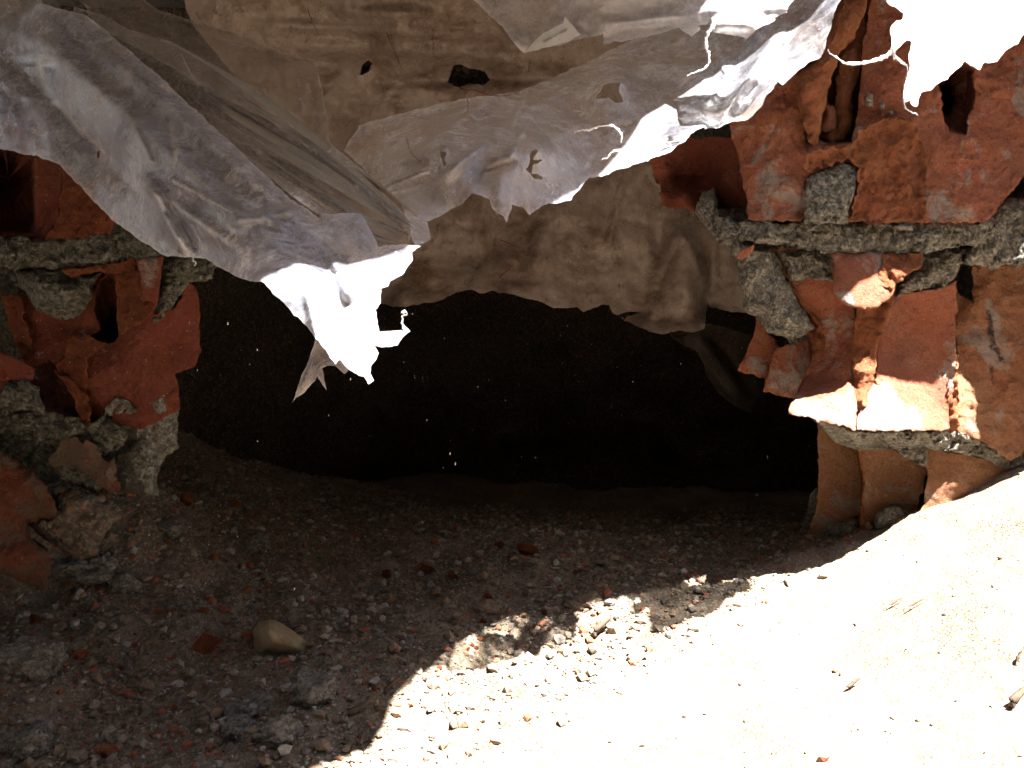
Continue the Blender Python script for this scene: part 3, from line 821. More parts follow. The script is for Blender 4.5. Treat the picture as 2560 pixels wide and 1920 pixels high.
patch('web', c('E', .728, '228,110 370,100 415,180 395,330 372,500 285,635 235,615 225,400'), M_TERD, u1, disp=[(.006, 70, 5, False)], thick=.02, step=7, jag=4)
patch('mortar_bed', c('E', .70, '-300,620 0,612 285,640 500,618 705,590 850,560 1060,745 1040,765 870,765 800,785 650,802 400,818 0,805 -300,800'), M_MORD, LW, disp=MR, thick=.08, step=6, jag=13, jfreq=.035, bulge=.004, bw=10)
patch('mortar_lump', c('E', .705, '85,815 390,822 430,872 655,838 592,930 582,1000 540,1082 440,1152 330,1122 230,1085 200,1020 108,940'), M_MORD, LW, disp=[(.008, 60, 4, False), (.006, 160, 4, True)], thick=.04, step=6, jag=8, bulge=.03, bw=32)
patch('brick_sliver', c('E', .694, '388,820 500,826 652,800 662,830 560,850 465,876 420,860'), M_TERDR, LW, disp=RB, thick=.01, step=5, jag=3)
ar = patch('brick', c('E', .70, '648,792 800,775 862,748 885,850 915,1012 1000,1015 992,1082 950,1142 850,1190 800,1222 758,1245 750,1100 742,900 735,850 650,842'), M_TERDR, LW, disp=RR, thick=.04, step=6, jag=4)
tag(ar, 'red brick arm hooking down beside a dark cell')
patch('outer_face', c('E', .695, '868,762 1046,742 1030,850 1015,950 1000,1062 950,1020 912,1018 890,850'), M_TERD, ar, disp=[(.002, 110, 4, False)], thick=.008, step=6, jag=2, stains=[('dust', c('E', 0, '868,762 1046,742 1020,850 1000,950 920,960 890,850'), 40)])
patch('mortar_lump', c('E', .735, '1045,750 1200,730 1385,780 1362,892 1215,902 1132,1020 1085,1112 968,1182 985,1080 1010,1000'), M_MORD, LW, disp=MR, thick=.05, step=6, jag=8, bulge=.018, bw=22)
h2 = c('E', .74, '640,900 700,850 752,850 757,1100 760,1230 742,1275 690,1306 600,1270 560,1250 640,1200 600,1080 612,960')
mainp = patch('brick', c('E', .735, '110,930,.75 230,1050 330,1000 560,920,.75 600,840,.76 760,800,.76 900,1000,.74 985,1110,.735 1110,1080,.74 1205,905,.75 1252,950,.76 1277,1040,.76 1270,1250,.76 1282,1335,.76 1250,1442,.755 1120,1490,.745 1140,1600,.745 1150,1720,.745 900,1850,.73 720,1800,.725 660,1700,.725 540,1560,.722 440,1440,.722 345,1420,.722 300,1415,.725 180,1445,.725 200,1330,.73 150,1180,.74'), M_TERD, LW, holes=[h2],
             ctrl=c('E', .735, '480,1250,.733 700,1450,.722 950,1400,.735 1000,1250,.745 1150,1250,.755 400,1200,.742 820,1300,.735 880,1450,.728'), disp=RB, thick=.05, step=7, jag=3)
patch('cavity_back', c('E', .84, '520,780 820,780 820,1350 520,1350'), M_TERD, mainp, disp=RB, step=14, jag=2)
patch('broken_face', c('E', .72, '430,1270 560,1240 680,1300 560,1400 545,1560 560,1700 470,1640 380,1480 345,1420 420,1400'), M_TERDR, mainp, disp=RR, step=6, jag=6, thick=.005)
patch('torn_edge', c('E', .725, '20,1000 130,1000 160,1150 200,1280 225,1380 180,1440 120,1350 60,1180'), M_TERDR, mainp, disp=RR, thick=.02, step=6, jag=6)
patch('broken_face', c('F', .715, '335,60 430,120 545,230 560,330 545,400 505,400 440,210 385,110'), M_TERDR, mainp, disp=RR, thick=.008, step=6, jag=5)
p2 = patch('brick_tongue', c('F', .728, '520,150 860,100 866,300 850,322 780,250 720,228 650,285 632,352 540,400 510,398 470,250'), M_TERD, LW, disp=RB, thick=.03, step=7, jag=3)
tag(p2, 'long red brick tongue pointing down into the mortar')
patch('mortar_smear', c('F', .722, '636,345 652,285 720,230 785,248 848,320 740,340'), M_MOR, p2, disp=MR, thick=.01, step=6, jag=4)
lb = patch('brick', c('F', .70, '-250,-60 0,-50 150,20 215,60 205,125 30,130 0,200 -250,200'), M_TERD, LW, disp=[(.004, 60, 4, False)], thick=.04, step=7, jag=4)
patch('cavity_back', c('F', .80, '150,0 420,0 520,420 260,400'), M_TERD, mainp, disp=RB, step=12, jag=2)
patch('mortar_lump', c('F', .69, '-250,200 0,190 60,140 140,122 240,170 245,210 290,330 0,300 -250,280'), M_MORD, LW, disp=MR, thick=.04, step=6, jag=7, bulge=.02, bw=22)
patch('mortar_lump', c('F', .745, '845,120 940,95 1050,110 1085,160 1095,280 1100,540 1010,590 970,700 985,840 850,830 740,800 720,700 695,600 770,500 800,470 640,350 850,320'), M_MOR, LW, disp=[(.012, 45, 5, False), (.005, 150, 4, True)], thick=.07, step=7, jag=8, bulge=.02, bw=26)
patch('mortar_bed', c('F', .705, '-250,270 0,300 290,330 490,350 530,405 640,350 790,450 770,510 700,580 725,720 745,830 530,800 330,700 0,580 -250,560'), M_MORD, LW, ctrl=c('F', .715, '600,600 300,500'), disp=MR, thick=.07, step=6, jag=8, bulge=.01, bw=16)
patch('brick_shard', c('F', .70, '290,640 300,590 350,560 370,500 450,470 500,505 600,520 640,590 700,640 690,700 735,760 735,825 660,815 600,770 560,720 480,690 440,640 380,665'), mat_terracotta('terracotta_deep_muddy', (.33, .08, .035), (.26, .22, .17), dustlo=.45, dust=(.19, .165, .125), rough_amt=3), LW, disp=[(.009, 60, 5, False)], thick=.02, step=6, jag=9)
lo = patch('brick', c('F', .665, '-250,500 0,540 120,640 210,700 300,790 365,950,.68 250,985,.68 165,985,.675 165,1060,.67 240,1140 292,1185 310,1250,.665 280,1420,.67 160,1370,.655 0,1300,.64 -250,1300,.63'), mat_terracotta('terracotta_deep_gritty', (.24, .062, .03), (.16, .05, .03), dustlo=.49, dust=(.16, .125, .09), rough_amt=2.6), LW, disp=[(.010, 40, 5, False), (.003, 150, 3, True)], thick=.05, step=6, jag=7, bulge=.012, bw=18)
tag(lo, 'slumped red brick at the lower left with grit on it')
patch('mortar_lump', c('F', .69, '345,830 420,780 560,820 700,860 760,960 640,1060 590,1200 450,1220 350,1150 230,1080 170,1000 300,960'), mat_soil('muddy_rubble', [(.35, (.09, .07, .05)), (.5, (.14, .11, .085)), (.65, (.19, .165, .13))]), LW, disp=[(.012, 50, 5, False), (.005, 150, 4, True)], thick=.05, step=7, jag=8, bulge=.012, bw=20)

# ------------------------------------------------------------------ stained membrane: ceiling and hanging skirt
hA = c('B', 1.12, '485,450 520,360 560,352 600,372 650,385 690,395 712,440 690,470 600,465 540,480')
hB = c('A', 1.10, '1990,420 2000,370 2040,330 2060,350 2040,400')
mem = patch('ceiling_membrane', c('X', 1.1, '640,250,1.06 480,60,1.0 395,-200,.95 760,-220,.93 1300,-220,.93 2000,-200,.95 2050,300,1.05') +
            c('K', 1.10, '2212,800,1.08 2212,935,1.10 2130,938 2000,925 1905,905 1890,880') +
            c('K', 1.07, '1880,1000,1.05 1866,1034,1.05 1800,1066,1.04 1720,1050,1.05 1610,1076,1.05 1530,1050,1.05 1440,1020,1.06 1375,990,1.07 1400,965,1.08 1480,935,1.09 1400,930,1.08 1340,955 1310,940 1290,892 1240,895 1130,938 1090,900 1030,905 945,912 880,875 760,850 660,825 560,800 500,815 440,800 330,820 240,870 100,890 0,905 -120,880,1.10 -260,800,1.12') + c('X', 1.08, '860,600,1.10 770,420,1.09'),
            M_MEM, holes=[hA, hB],
            ctrl=c('X', 1.1, '1000,60,1.0 1300,60,1.0 1000,190,1.09 1500,150,1.06 1200,180,1.09 900,240,1.12 1100,250,1.13 1300,500,1.13 1500,600,1.10 1200,640,1.11 1000,700,1.10 1650,560,1.09 1750,700,1.08'),
            folds=[(1690, 540, 1730, 800, .03, 45, 'g'), (1660, 560, 1600, 760, -.02, 30, 'g'), (1620, 560, 1640, 800, .012, 18, 'g'), (1785, 600, 1760, 800, -.018, 20, 'g'),
                   (1700, 590, 1640, 740, -.010, 10, 'c'), (1720, 600, 1770, 740, .012, 9, 'c'), (1560, 420, 1520, 640, .012, 9, 'c'), (1240, 420, 1180, 640, .012, 30, 'g'), (1400, 450, 1330, 700, .012, 34, 'g'),
                   (700, 110, 1400, 150, .02, 22, 'g'), (650, 60, 1300, 95, .014, 15, 'g'), (900, 205, 1500, 190, -.015, 18, 'g'), (800, 30, 1200, 40, .012, 16, 'g'), (1150, 860, 1500, 880, .01, 16, 'g'), (1450, 800, 1600, 850, .02, 14, 'g')],
            disp=[(.016, 9, 4, False), (.005, 24, 4, True), (.003, 60, 4, False)], step=8, jag=5)
tag(mem, 'stained brown plastic membrane hanging from the ceiling over the dark hole', 'plastic sheet')
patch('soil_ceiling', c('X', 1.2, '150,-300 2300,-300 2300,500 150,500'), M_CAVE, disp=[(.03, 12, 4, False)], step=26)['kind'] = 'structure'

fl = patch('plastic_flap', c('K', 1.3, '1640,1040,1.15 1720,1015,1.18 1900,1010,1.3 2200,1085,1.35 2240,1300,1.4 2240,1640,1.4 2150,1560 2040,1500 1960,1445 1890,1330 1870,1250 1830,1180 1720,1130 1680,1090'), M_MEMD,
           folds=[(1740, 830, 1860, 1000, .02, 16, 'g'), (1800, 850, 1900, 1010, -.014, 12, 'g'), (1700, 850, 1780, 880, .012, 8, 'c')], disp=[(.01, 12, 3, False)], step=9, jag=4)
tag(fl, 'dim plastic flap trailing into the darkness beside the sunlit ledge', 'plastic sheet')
fl2 = patch('plastic_flap', c('J', .425, '330,900 300,1010 250,1130 190,1280 140,1440 110,1510 150,1450 210,1420 320,1300 345,1250 400,1340 430,1390 410,1290 390,1180 430,1165 500,1160 590,1235 625,1205 600,1150 540,1080 480,980 520,800,.405 460,640,.395 300,640,.395 330,780,.41'), M_PLS3, folds=[(780, 900, 750, 980, .004, 10, 'g')], disp=[(.003, 25, 3, False)], step=6, jag=3)
tag(fl2, 'small brownish plastic shred hanging behind the white tip', 'plastic sheet')

# ------------------------------------------------------------------ front plastic sheets
def rcre(n, x0, y0, x1, y1, amp, ang, wd=6):
    out = []
    for _ in range(n):
        x, y = rng.uniform(x0, x1), rng.uniform(y0, y1)
        a = math.radians(ang + rng.normal(0, 22)); L = rng.uniform(40, 220)
        out.append((x, y, x + L * math.cos(a), y + L * math.sin(a), amp * rng.uniform(-1, 1), wd * rng.uniform(.6, 2), 'c'))
    return out
hs = [c('A', .5, '535,835 548,832 552,862 545,885 537,870')]
s1 = patch('plastic_sheet', c('X', .55, '-250,-680,.62 40,-660,.62 60,-160,.58') + c('A', .52, '230,20 480,88,.515 600,180 700,268,.50 880,420,.49 1050,580,.475 1200,720,.46 1330,832,.45 1470,970,.437 1610,1100,.425 1760,1210,.415 1790,1180,.412 2000,1180,.41') +
           c('J', .36, '900,60,.40 1160,40,.398 1300,55,.392 1232,115,.384 1228,170,.382 1180,240,.378 1120,330,.373 1020,380,.371 1000,440,.368 935,450,.368 930,580,.362 890,640,.359 886,700,.356 900,780,.352 918,838,.350 1130,832,.348 1152,790,.350 1202,840,.347 1140,885,.346 1080,960,.343 1000,980,.342 930,985,.342 850,968,.343 905,1040,.340 890,1100,.338 840,1160,.336 822,1230,.334 858,1300,.332 812,1325,.331 775,1260,.333 640,1200,.336 560,1110,.340 520,1152,.339 450,1060,.343 330,900,.350 200,740,.350 130,690,.353 0,560,.356') +
           c('A', .39, '1450,1560,.360 1380,1555,.375 1290,1520,.395 1220,1490,.42 1140,1430,.43 1060,1425,.44 930,1420,.45 800,1340,.46 640,1230,.475 520,1110,.485 430,1020,.49 330,910,.50 200,862,.51 130,850,.515 0,820,.52 -500,760,.55'), M_PL1, holes=hs,
           ctrl=c('A', .5, '300,500,.50 700,800,.455 1000,1000,.43 1300,1200,.408 1600,1350,.392 1800,1450,.386') + c('J', .38, '500,420,.366 800,380,.372 300,300,.362 600,600,.363 700,900,.348'),
           folds=[(360, 440, 470, 640, .022, 20, 'g'), (400, 470, 500, 640, -.012, 10, 'c'), (330, 300, 390, 430, .008, 8, 'c'), (390, 430, 640, 560, .008, 10, 'c'),
                  (640, 530, 720, 580, .008, 8, 'c'), (420, 260, 440, 440, -.005, 8, 'c'), (560, 560, 760, 520, .010, 12, 'g'), (700, 620, 880, 700, -.006, 8, 'c'), (830, 640, 880, 760, .010, 14, 'g'), (760, 700, 800, 880, .006, 12, 'g')] + rcre(30, 0, 0, 900, 640, .003, 45, 4) + [(60, 60, 620, 560, .010, 30, 'g'), (0, 120, 420, 540, -.009, 28, 'g'), (180, 60, 800, 600, .008, 22, 'g'), (300, 420, 620, 640, .010, 18, 'g')],
           disp=[(.010, 14, 4, False), (.003, 60, 3, False)], step=7, jag=5)
tag(s1, 'large dusty grey plastic sheet folding down to a sunlit white tip with a curl', 'plastic sheet')
ribbon('curl', c('J', .349, '1140,830,.347 1128,760,.348 1125,700 1150,690 1172,690 1168,660 1140,650 1120,665 1135,678 1150,672'), [12, 9, 8, 6, 6, 5], M_PLW, s1)
ribbon('curl', c('A', .44, '1060,1395,.438 1075,1410 1062,1435 1085,1450 1075,1470'), [14, 8, 10, 8], M_PLW, s1)

s2 = patch('plastic_sheet', c('W', .58, '-40,40,.62 140,90,.60 300,180,.60 560,255,.58 740,350,.56 900,470,.545 1100,590,.525 1300,730,.505 1420,830,.49 1570,960,.465 1700,1060,.45 1880,1200,.432 2000,1320,.42 2040,1400,.41 2020,1500,.405 1960,1560,.403 1780,1590,.403 1600,1560,.41 1450,1450,.425 1300,1340,.44 1100,1150,.47 900,950,.50 700,740,.53 500,560,.55 200,300,.58 -40,140,.61'), M_PLS,
           folds=[(450, 190, 860, 420, .018, 12, 'g'), (420, 160, 700, 330, -.010, 12, 'g'), (470, 250, 860, 470, -.012, 10, 'g'), (500, 300, 900, 510, .014, 10, 'g'), (580, 340, 940, 560, -.014, 9, 'g'), (600, 360, 950, 580, .014, 9, 'g'), (640, 400, 960, 610, -.012, 8, 'g'), (680, 430, 980, 620, .012, 8, 'g'), (860, 420, 1010, 560, .012, 8, 'c'), (760, 500, 950, 630, .012, 7, 'g')] + rcre(20, 350, 150, 1000, 600, .004, 33, 5),
           disp=[(.006, 18, 3, False)], step=7, jag=2)
tag(s2, 'pleated clear plastic sheet running diagonally behind the dusty one', 'plastic sheet')

PL = ['560,265,.570 740,350,.555 920,470,.540 1100,590,.520 1300,730,.500 1430,830,.485 1570,960,.460 1720,1080,.443 1880,1220,.427 2010,1350,.414',
      '620,330,.562 680,540,.545 900,690,.520 1080,790,.500 1250,880,.482 1450,1000,.460 1620,1110,.445 1820,1260,.428 1980,1390,.412',
      '930,770,.508 1080,850,.490 1280,960,.468 1450,1060,.450 1650,1180,.435 1850,1310,.420 1990,1420,.409',
      '930,880,.495 1100,1010,.468 1250,1130,.449 1420,1270,.430 1600,1370,.418 1800,1480,.408 1940,1530,.402',
      '1440,1170,.446 1600,1260,.432 1750,1340,.421 1960,1460,.407', '1620,1400,.414 1700,1480,.408 1790,1580,.402']
def pleat(a, wd):
    ribbon('pleat', a, wd, M_PLP, s2, curl=-.005)
for k in range(len(PL)):
    a = spline(c('W', .5, PL[k]), 12)
    pleat(a, [2, 9, 16, 20, 20, 18, 15, 10, 4])
    a2 = a.copy(); a2[:, 0] += np.linspace(2, 26, 12); a2[:, 1] += np.linspace(16, -6, 12); a2[:, 2] += .004
    pleat(a2[1:], [1, 5, 9, 10, 9, 6, 2])
for k, u in ((0, .35), (0, .7), (1, .4), (1, .75), (2, .5)):
    a = spline(c('W', .5, PL[k]), 12) * (1 - u) + spline(c('W', .5, PL[k + 1]), 12) * u
    a[:, 2] += .006
    pleat(a[2:], [1, 6, 12, 14, 12, 8, 2])

s3 = patch('plastic_sheet', c('W', .75, '-60,-120 250,-100,.80 480,60,.82 640,110,.82 900,190,.82 1200,300,.80 1430,375,.78 1455,420 1480,520,.74 1505,640,.71 1528,760,.69 1530,860,.67 1620,1000,.62 1500,1020,.60 1300,820,.60 900,600,.62 500,380,.66 100,160,.70'), M_PLS3,
           folds=[(400, 20, 780, 150, .015, 14, 'g'), (500, 90, 790, 170, -.012, 14, 'g'), (560, 170, 760, 330, .012, 25, 'g'), (740, 160, 760, 300, .014, 16, 'g'), (650, 200, 700, 320, .012, 30, 'g'), (770, 200, 800, 330, -.01, 10, 'c')] + rcre(26, 250, 20, 820, 380, .004, 40, 4),
           disp=[(.012, 14, 4, False), (.003, 60, 3, False)], step=8, jag=3)
tag(s3, 'thin brownish plastic sheet behind the pleats with an upright straight edge', 'plastic sheet')

hm1 = c('B', .5, '1300,545 1340,480 1370,458 1440,455 1435,500 1452,565 1410,572 1370,545')
hm2 = c('B', .46, '945,835 965,825 985,832 960,880 1000,885 1010,890 985,905 960,910 955,960 985,960 1005,975 1000,990 970,985 940,950 915,930 935,920')
hm3 = c('B', .46, '455,835 470,832 480,850 470,880 480,905 470,925 458,890 450,860')
s4 = patch('plastic_sheet', c('B', .55, '-90,830,.56 0,692,.57 180,640,.575 380,590,.58 600,540,.585 870,508,.59 1000,460,.595 1100,420,.60 1300,320,.61 1530,210,.62 1700,170,.62 1900,120,.61') +
           c('U', .58, '1300,60,.59 1850,40,.585 1950,-60,.585 2250,-100,.56') + c('C', .53, '985,-80,.535 940,5,.53 900,80,.528 880,180,.525 852,255,.52 830,330,.517 800,400,.515 720,442,.512 640,500,.507 560,572,.50 540,585,.50 512,560,.50 440,650,.497 380,752,.49 300,822,.487 180,850,.483 100,882,.478 0,896,.472') +
           c('B', .47, '1900,702,.468 1830,742,.465 1800,780,.463 1730,832,.46 1600,890,.457') + c('K', .455, '1520,0,.455 1380,45 1290,80 1250,95 1160,110 1100,180 1050,240 1000,255 880,282 800,335 755,292 690,272 665,350 650,390 632,352 570,302 550,242 440,200 390,262 300,312 165,380,.44 190,495,.42 100,535,.405 80,500,.405 60,400,.42 0,260,.45 -100,180,.50 -200,80,.54'), M_PL2, holes=[hm1, hm2, hm3],
           ctrl=c('B', .55, '400,750,.51 800,700,.52 700,950,.47 1200,600,.53 1500,400,.56 1700,500,.53 1900,300,.56 1500,700,.50 1300,850,.475 2000,450,.53 2150,250,.55 1700,650,.50'),
           folds=[(1000, 420, 1300, 190, .008, 14, 'g'), (1280, 330, 1330, 200, .01, 10, 'c'), (1100, 450, 1230, 340, .012, 14, 'g'), (1240, 330, 1560, 130, .010, 20, 'g'), (1260, 420, 1340, 280, .01, 10, 'c'), (930, 480, 1080, 420, .014, 8, 'g'), (920, 500, 1060, 460, -.012, 8, 'g'), (930, 420, 1100, 380, .008, 10, 'g'),
                  (1560, 420, 1600, 300, .008, 12, 'g'), (1800, 300, 1960, 60, .012, 12, 'g'), (1830, 300, 1990, 80, -.012, 10, 'g'), (1790, 220, 1960, 40, -.008, 10, 'g'), (1760, 270, 1860, 150, .008, 7, 'c'), (1780, 80, 1820, 200, .008, 8, 'c'), (1490, 310, 1640, 290, .006, 14, 'g'), (1380, 350, 1460, 310, .006, 9, 'c'), (1200, 440, 1290, 400, -.01, 12, 'g')] + rcre(34, 950, 120, 2000, 480, .003, -35, 4),
           disp=[(.010, 13, 4, False), (.003, 55, 3, False)], step=7, jag=5, dsh=((1250, 0), (1480, .078), (1780, .075), (1950, .058), (2100, .048)))
tag(s4, 'wide torn plastic sheet sagging between white tip and bricks with sunlit lower edge', 'plastic sheet')
ribbon('tear_curl', c('B', .52, '1185,735 1200,720 1260,722 1320,700 1390,690 1430,720 1452,760 1440,790'), [4, 8, 10, 8, 10, 14, 8], M_PLW, s4)
ribbon('tear_curl', c('B', .515, '1340,885 1370,870 1400,835 1480,830 1560,835 1590,800 1640,785 1700,785 1725,800 1715,825'), [4, 8, 12, 12, 14, 12, 8, 6], M_PLW, s4)

s5 = patch('plastic_sheet', c('B', .60, '560,-60,.64 800,160,.62 850,232 908,292,.61 1140,235,.60 1345,190,.59 1350,215 1342,245,.585 1500,215,.57 1700,180,.555 1760,160,.55 1840,208,.54 1880,160,.54') + c('U', .49, '985,260,.53 1070,240,.52 1110,200,.51 1120,310,.495 1200,335,.49 1330,360,.485 1440,362,.48 1560,290,.483 1660,240 1740,190 1720,160 1850,110,.487 1850,50,.49 1950,-30,.49 1950,-260,.50') + c('B', .6, '1500,-200,.55 1250,-260,.60 1150,-1350,.62 600,-1350,.64 560,-260,.64'), M_PL3,
           ctrl=c('B', .6, '1100,100,.62 1500,100,.58') + c('U', .5, '1000,150,.53 1300,120,.50 1300,280,.487'),
           folds=[(1330, 125, 1440, 60, .015, 10, 'c'), (1420, 60, 1480, 90, -.01, 8, 'c'), (1500, 60, 1800, 30, .01, 14, 'g'), (1760, 60, 1900, 60, .012, 14, 'g')] + rcre(14, 1200, 0, 1900, 100, .005, -12, 6), disp=[(.008, 18, 4, False), (.003, 60, 3, False)], step=7, jag=6, dsh=((1450, 0), (1700, .05), (2000, .055)))
tag(s5, 'pale ragged plastic strip with a turned-back corner and torn lower edge', 'plastic sheet')
tri = patch('turned_corner', c('B', .595, '912,290 960,235 1010,180 1120,130 1132,90 1160,120 1220,195 1140,233'), M_PLW, s5, disp=[(.004, 25, 3, False)], step=7, jag=3)
ribbon('strand', c('U', .525, '1100,180,.53 1110,260 1050,370 1045,460 1080,560 1075,630 1020,690 940,715 870,742'), [22, 20, 18, 16, 14, 12, 9, 4], M_PLW, s5)

DOFF = -.03
s6 = patch('plastic_sheet', c('N', .615, '800,-120,.655 840,10,.65 880,60,.645 1030,118,.64 1005,205,.635 950,215,.633 905,280,.63 895,330,.625 905,440,.62 935,520,.615 960,500,.617 1000,440,.62 1065,385,.625 1110,400,.625 1100,470,.62 1085,560,.615 1075,700,.608 1040,830,.602 1015,940,.597 1040,1010,.593 1080,985,.595 1100,1040,.592 1160,1060,.592 1165,1000,.594 1210,915,.598 1280,880,.60 1380,810,.605 1450,770,.607 1520,700,.612 1620,590,.62 1680,620,.62 1740,660,.622 1780,690,.622 1800,640,.625 1850,620,.63 1940,605,.635 1990,540,.645 2050,490,.652 2160,430,.655 2212,350,.66 2330,300,.665 2420,230,.67 2450,-60,.68 2300,-130,.675 2130,-200,.68 2110,-1950,.70 1980,-1950,.70 1990,-250,.672 1500,-400,.655'), M_PLW,
           ctrl=c('N', .61, '1300,400,.632 1700,300,.648 2100,200,.66 1120,800,.604'),
           folds=rcre(8, 2230, 0, 2560, 200, .003, 60, 8), disp=[(.005, 12, 3, False)], step=7, jag=6)
DOFF = 0.0
tag(s6, 'glaring white sunlit plastic sheet hanging over the hollow red bricks', 'plastic sheet')
ribbon('strand', c('N', .588, '925,470 870,540 780,590 640,620 520,635 420,615 340,550 290,530 285,490'), [22, 18, 18, 18, 16, 12, 6, 4], M_PLW, s6)
ribbon('strand', c('N', .588, '920,470 930,560 1000,610 1060,650 1065,760 1030,880 1020,980 1040,1070 1100,1110 1165,1135'), [22, 18, 12, 10, 14, 12, 10, 9, 5], M_PLW, s6)

# ------------------------------------------------------------------ outer runs of the two walls (beside the frame)
def brick_box(x, y, z, lx, ly, lz, mat, parent):
    n = 7
    V, Fc = [], []
    def face(o, u, v):
        s = len(V)
        for i in range(n):
            for j in range(n):
                V.append(np.array(o) + np.array(u) * i / (n - 1) + np.array(v) * j / (n - 1))
        for i in range(n - 1):
            for j in range(n - 1):
                Fc.append((s + i * n + j, s + (i + 1) * n + j, s + (i + 1) * n + j + 1, s + i * n + j + 1))
    face((x, y, z), (lx, 0, 0), (0, 0, lz)); face((x, y + ly, z), (0, -ly, 0), (0, 0, lz)); face((x + lx, y, z), (0, ly, 0), (0, 0, lz))
    face((x, y, z + lz), (lx, 0, 0), (0, ly, 0)); face((x, y + ly, z), (lx, 0, 0), (0, -ly, 0)); face((x + lx, y + ly, z), (-lx, 0, 0), (0, 0, lz))
    V = np.array(V)
    V = V + .003 * np.stack([fbm(V, 40, 3, 400 + k) for k in range(3)], -1)
    return add_mesh('brick', V, Fc, mat, parent)
for side, x0, x1, par, mt, mm in ((1, .60, 1.75, RW, M_TER, M_MOR), (-1, -1.75, -.72, LW, M_TERD, M_MORD)):
    for r, z in enumerate((-.05, .185, .42, .64)):
        x = x0 - (.12 if (r % 2 and side < 0) else 0)
        while x < x1:
            lx = .24 + random.uniform(-.01, .01)
            brick_box(x, (.765 if z > .3 else .82) + random.uniform(-.008, .008), z, lx, .16, .20, mt, par)
            x += lx + .018
    add_mesh('mortar_backing', *(lambda a, b: (np.array([(a, .85, -.3), (b, .85, -.3), (b, .85, .76), (a, .85, .76), (a, 1.05, -.3), (b, 1.05, -.3), (b, 1.05, .76), (a, 1.05, .76)]), [(0, 1, 2, 3), (1, 5, 6, 2), (5, 4, 7, 6), (4, 0, 3, 7), (3, 2, 6, 7)]))(x0 - .02, x1), mm, par, smooth=False)

# ------------------------------------------------------------------ loose things on the floor
def rock(name, pos, size, mat, flat=.6, rz=0.0, parent=None, sub=3, rough=.22, sharp=False):
    import bmesh
    bm = bmesh.new()
    if sharp:
        for _ in range(13):
            q = rng.normal(size=3); q /= np.linalg.norm(q)
            bm.verts.new(q * rng.uniform(.7, 1.0))
        bmesh.ops.convex_hull(bm, input=bm.verts)
        bmesh.ops.delete(bm, geom=[v for v in bm.verts if not v.link_faces], context='VERTS')
        bm.verts.index_update()
    else:
        bmesh.ops.create_icosphere(bm, subdivisions=sub, radius=1.0)
    V = np.array([v.co[:] for v in bm.verts])
    Fc = [tuple(v.index for v in f.verts) for f in bm.faces]
    bm.free()
    sd_ = int(rng.integers(1, 9999))
    if sharp: rough = 0.0
    V = V * (1 + rough * fbm(V, 1.1, 3, sd_)[:, None] + .35 * rough * fbm(V, 4, 4, sd_ + 5, .7)[:, None])
    V = V * np.array(size) if np.ndim(size) else V * np.array([size, size, size * flat])
    ca, sa = math.cos(rz), math.sin(rz)
    V = np.stack([V[:, 0] * ca - V[:, 1] * sa, V[:, 0] * sa + V[:, 1] * ca, V[:, 2]], -1)
    V = V + np.array(pos)
    return add_mesh(name, V, Fc, mat, parent, smooth=not sharp)
def on_ground(px, py, wpx):
    p, d = G(px, py)
    return p, wpx * d / F * .5

# the yellow stone
_, dst = G(705, 1652)
st = patch('stone', c('G', dst + .012, '1545,770 1560,720 1560,620 1590,580 1660,560 1720,580 1800,630 1870,680 1900,720 1890,780 1840,800 1750,815 1640,812 1570,800'), M_STONE, disp=[(.002, 60, 4, False)], thick=.03, step=6, jag=1, bulge=.03, bw=35,
           ctrl=c('G', dst, '1800,720 1650,620'))
tag(st, 'smooth yellowish stone lying on the shaded grit', 'stone')
# mortar clods
for px, py, wp, lab in ((780, 1740, 150, 'grey mortar clod just below the yellow stone'), (60, 1680, 190, 'coarse grey mortar clod at the left edge beside the orange chip'), (240, 1440, 120, 'grey mortar clod resting under the slumped left brick'),
                        (170, 1440, 110, 'dark mortar clod against the slumped left brick'), (620, 1790, 150, 'pale-streaked mortar clod on the floor left of the sunlit edge'), (60, 1880, 160, 'mortar clod in the bottom left corner'),
                        (640, 1370, 90, 'glassy pale grey lump on the dark floor inside'), (600, 1840, 110, 'bluish grey clod near the bottom edge'), (690, 1850, 130, 'brown grey clod by the lower end of the sunlit patch'), (420, 1330, 100, 'dark clod at the foot of the left wall mortar'), (300, 1480, 90, 'small mortar clod on the slope below the left wall'), (1225, 1530, 70, 'brownish rounded pebble close to the sunlit edge'), (1480, 1512, 70, 'pinkish pebble at the rim of the sunlit ground'), (1440, 1525, 60, 'dull pebble touching the pinkish one')):
    p, r = on_ground(px, py, wp)
    o = rock('mortar_clod' if wp > 80 else 'pebble', (p[0], p[1] + r * .2, p[2] + r * .12), r * .8, M_CLOD if wp > 80 else M_PEB, .6, random.uniform(0, 6), sub=5, rough=.7)
    tag(o, lab, 'clod' if wp > 80 else 'pebble')
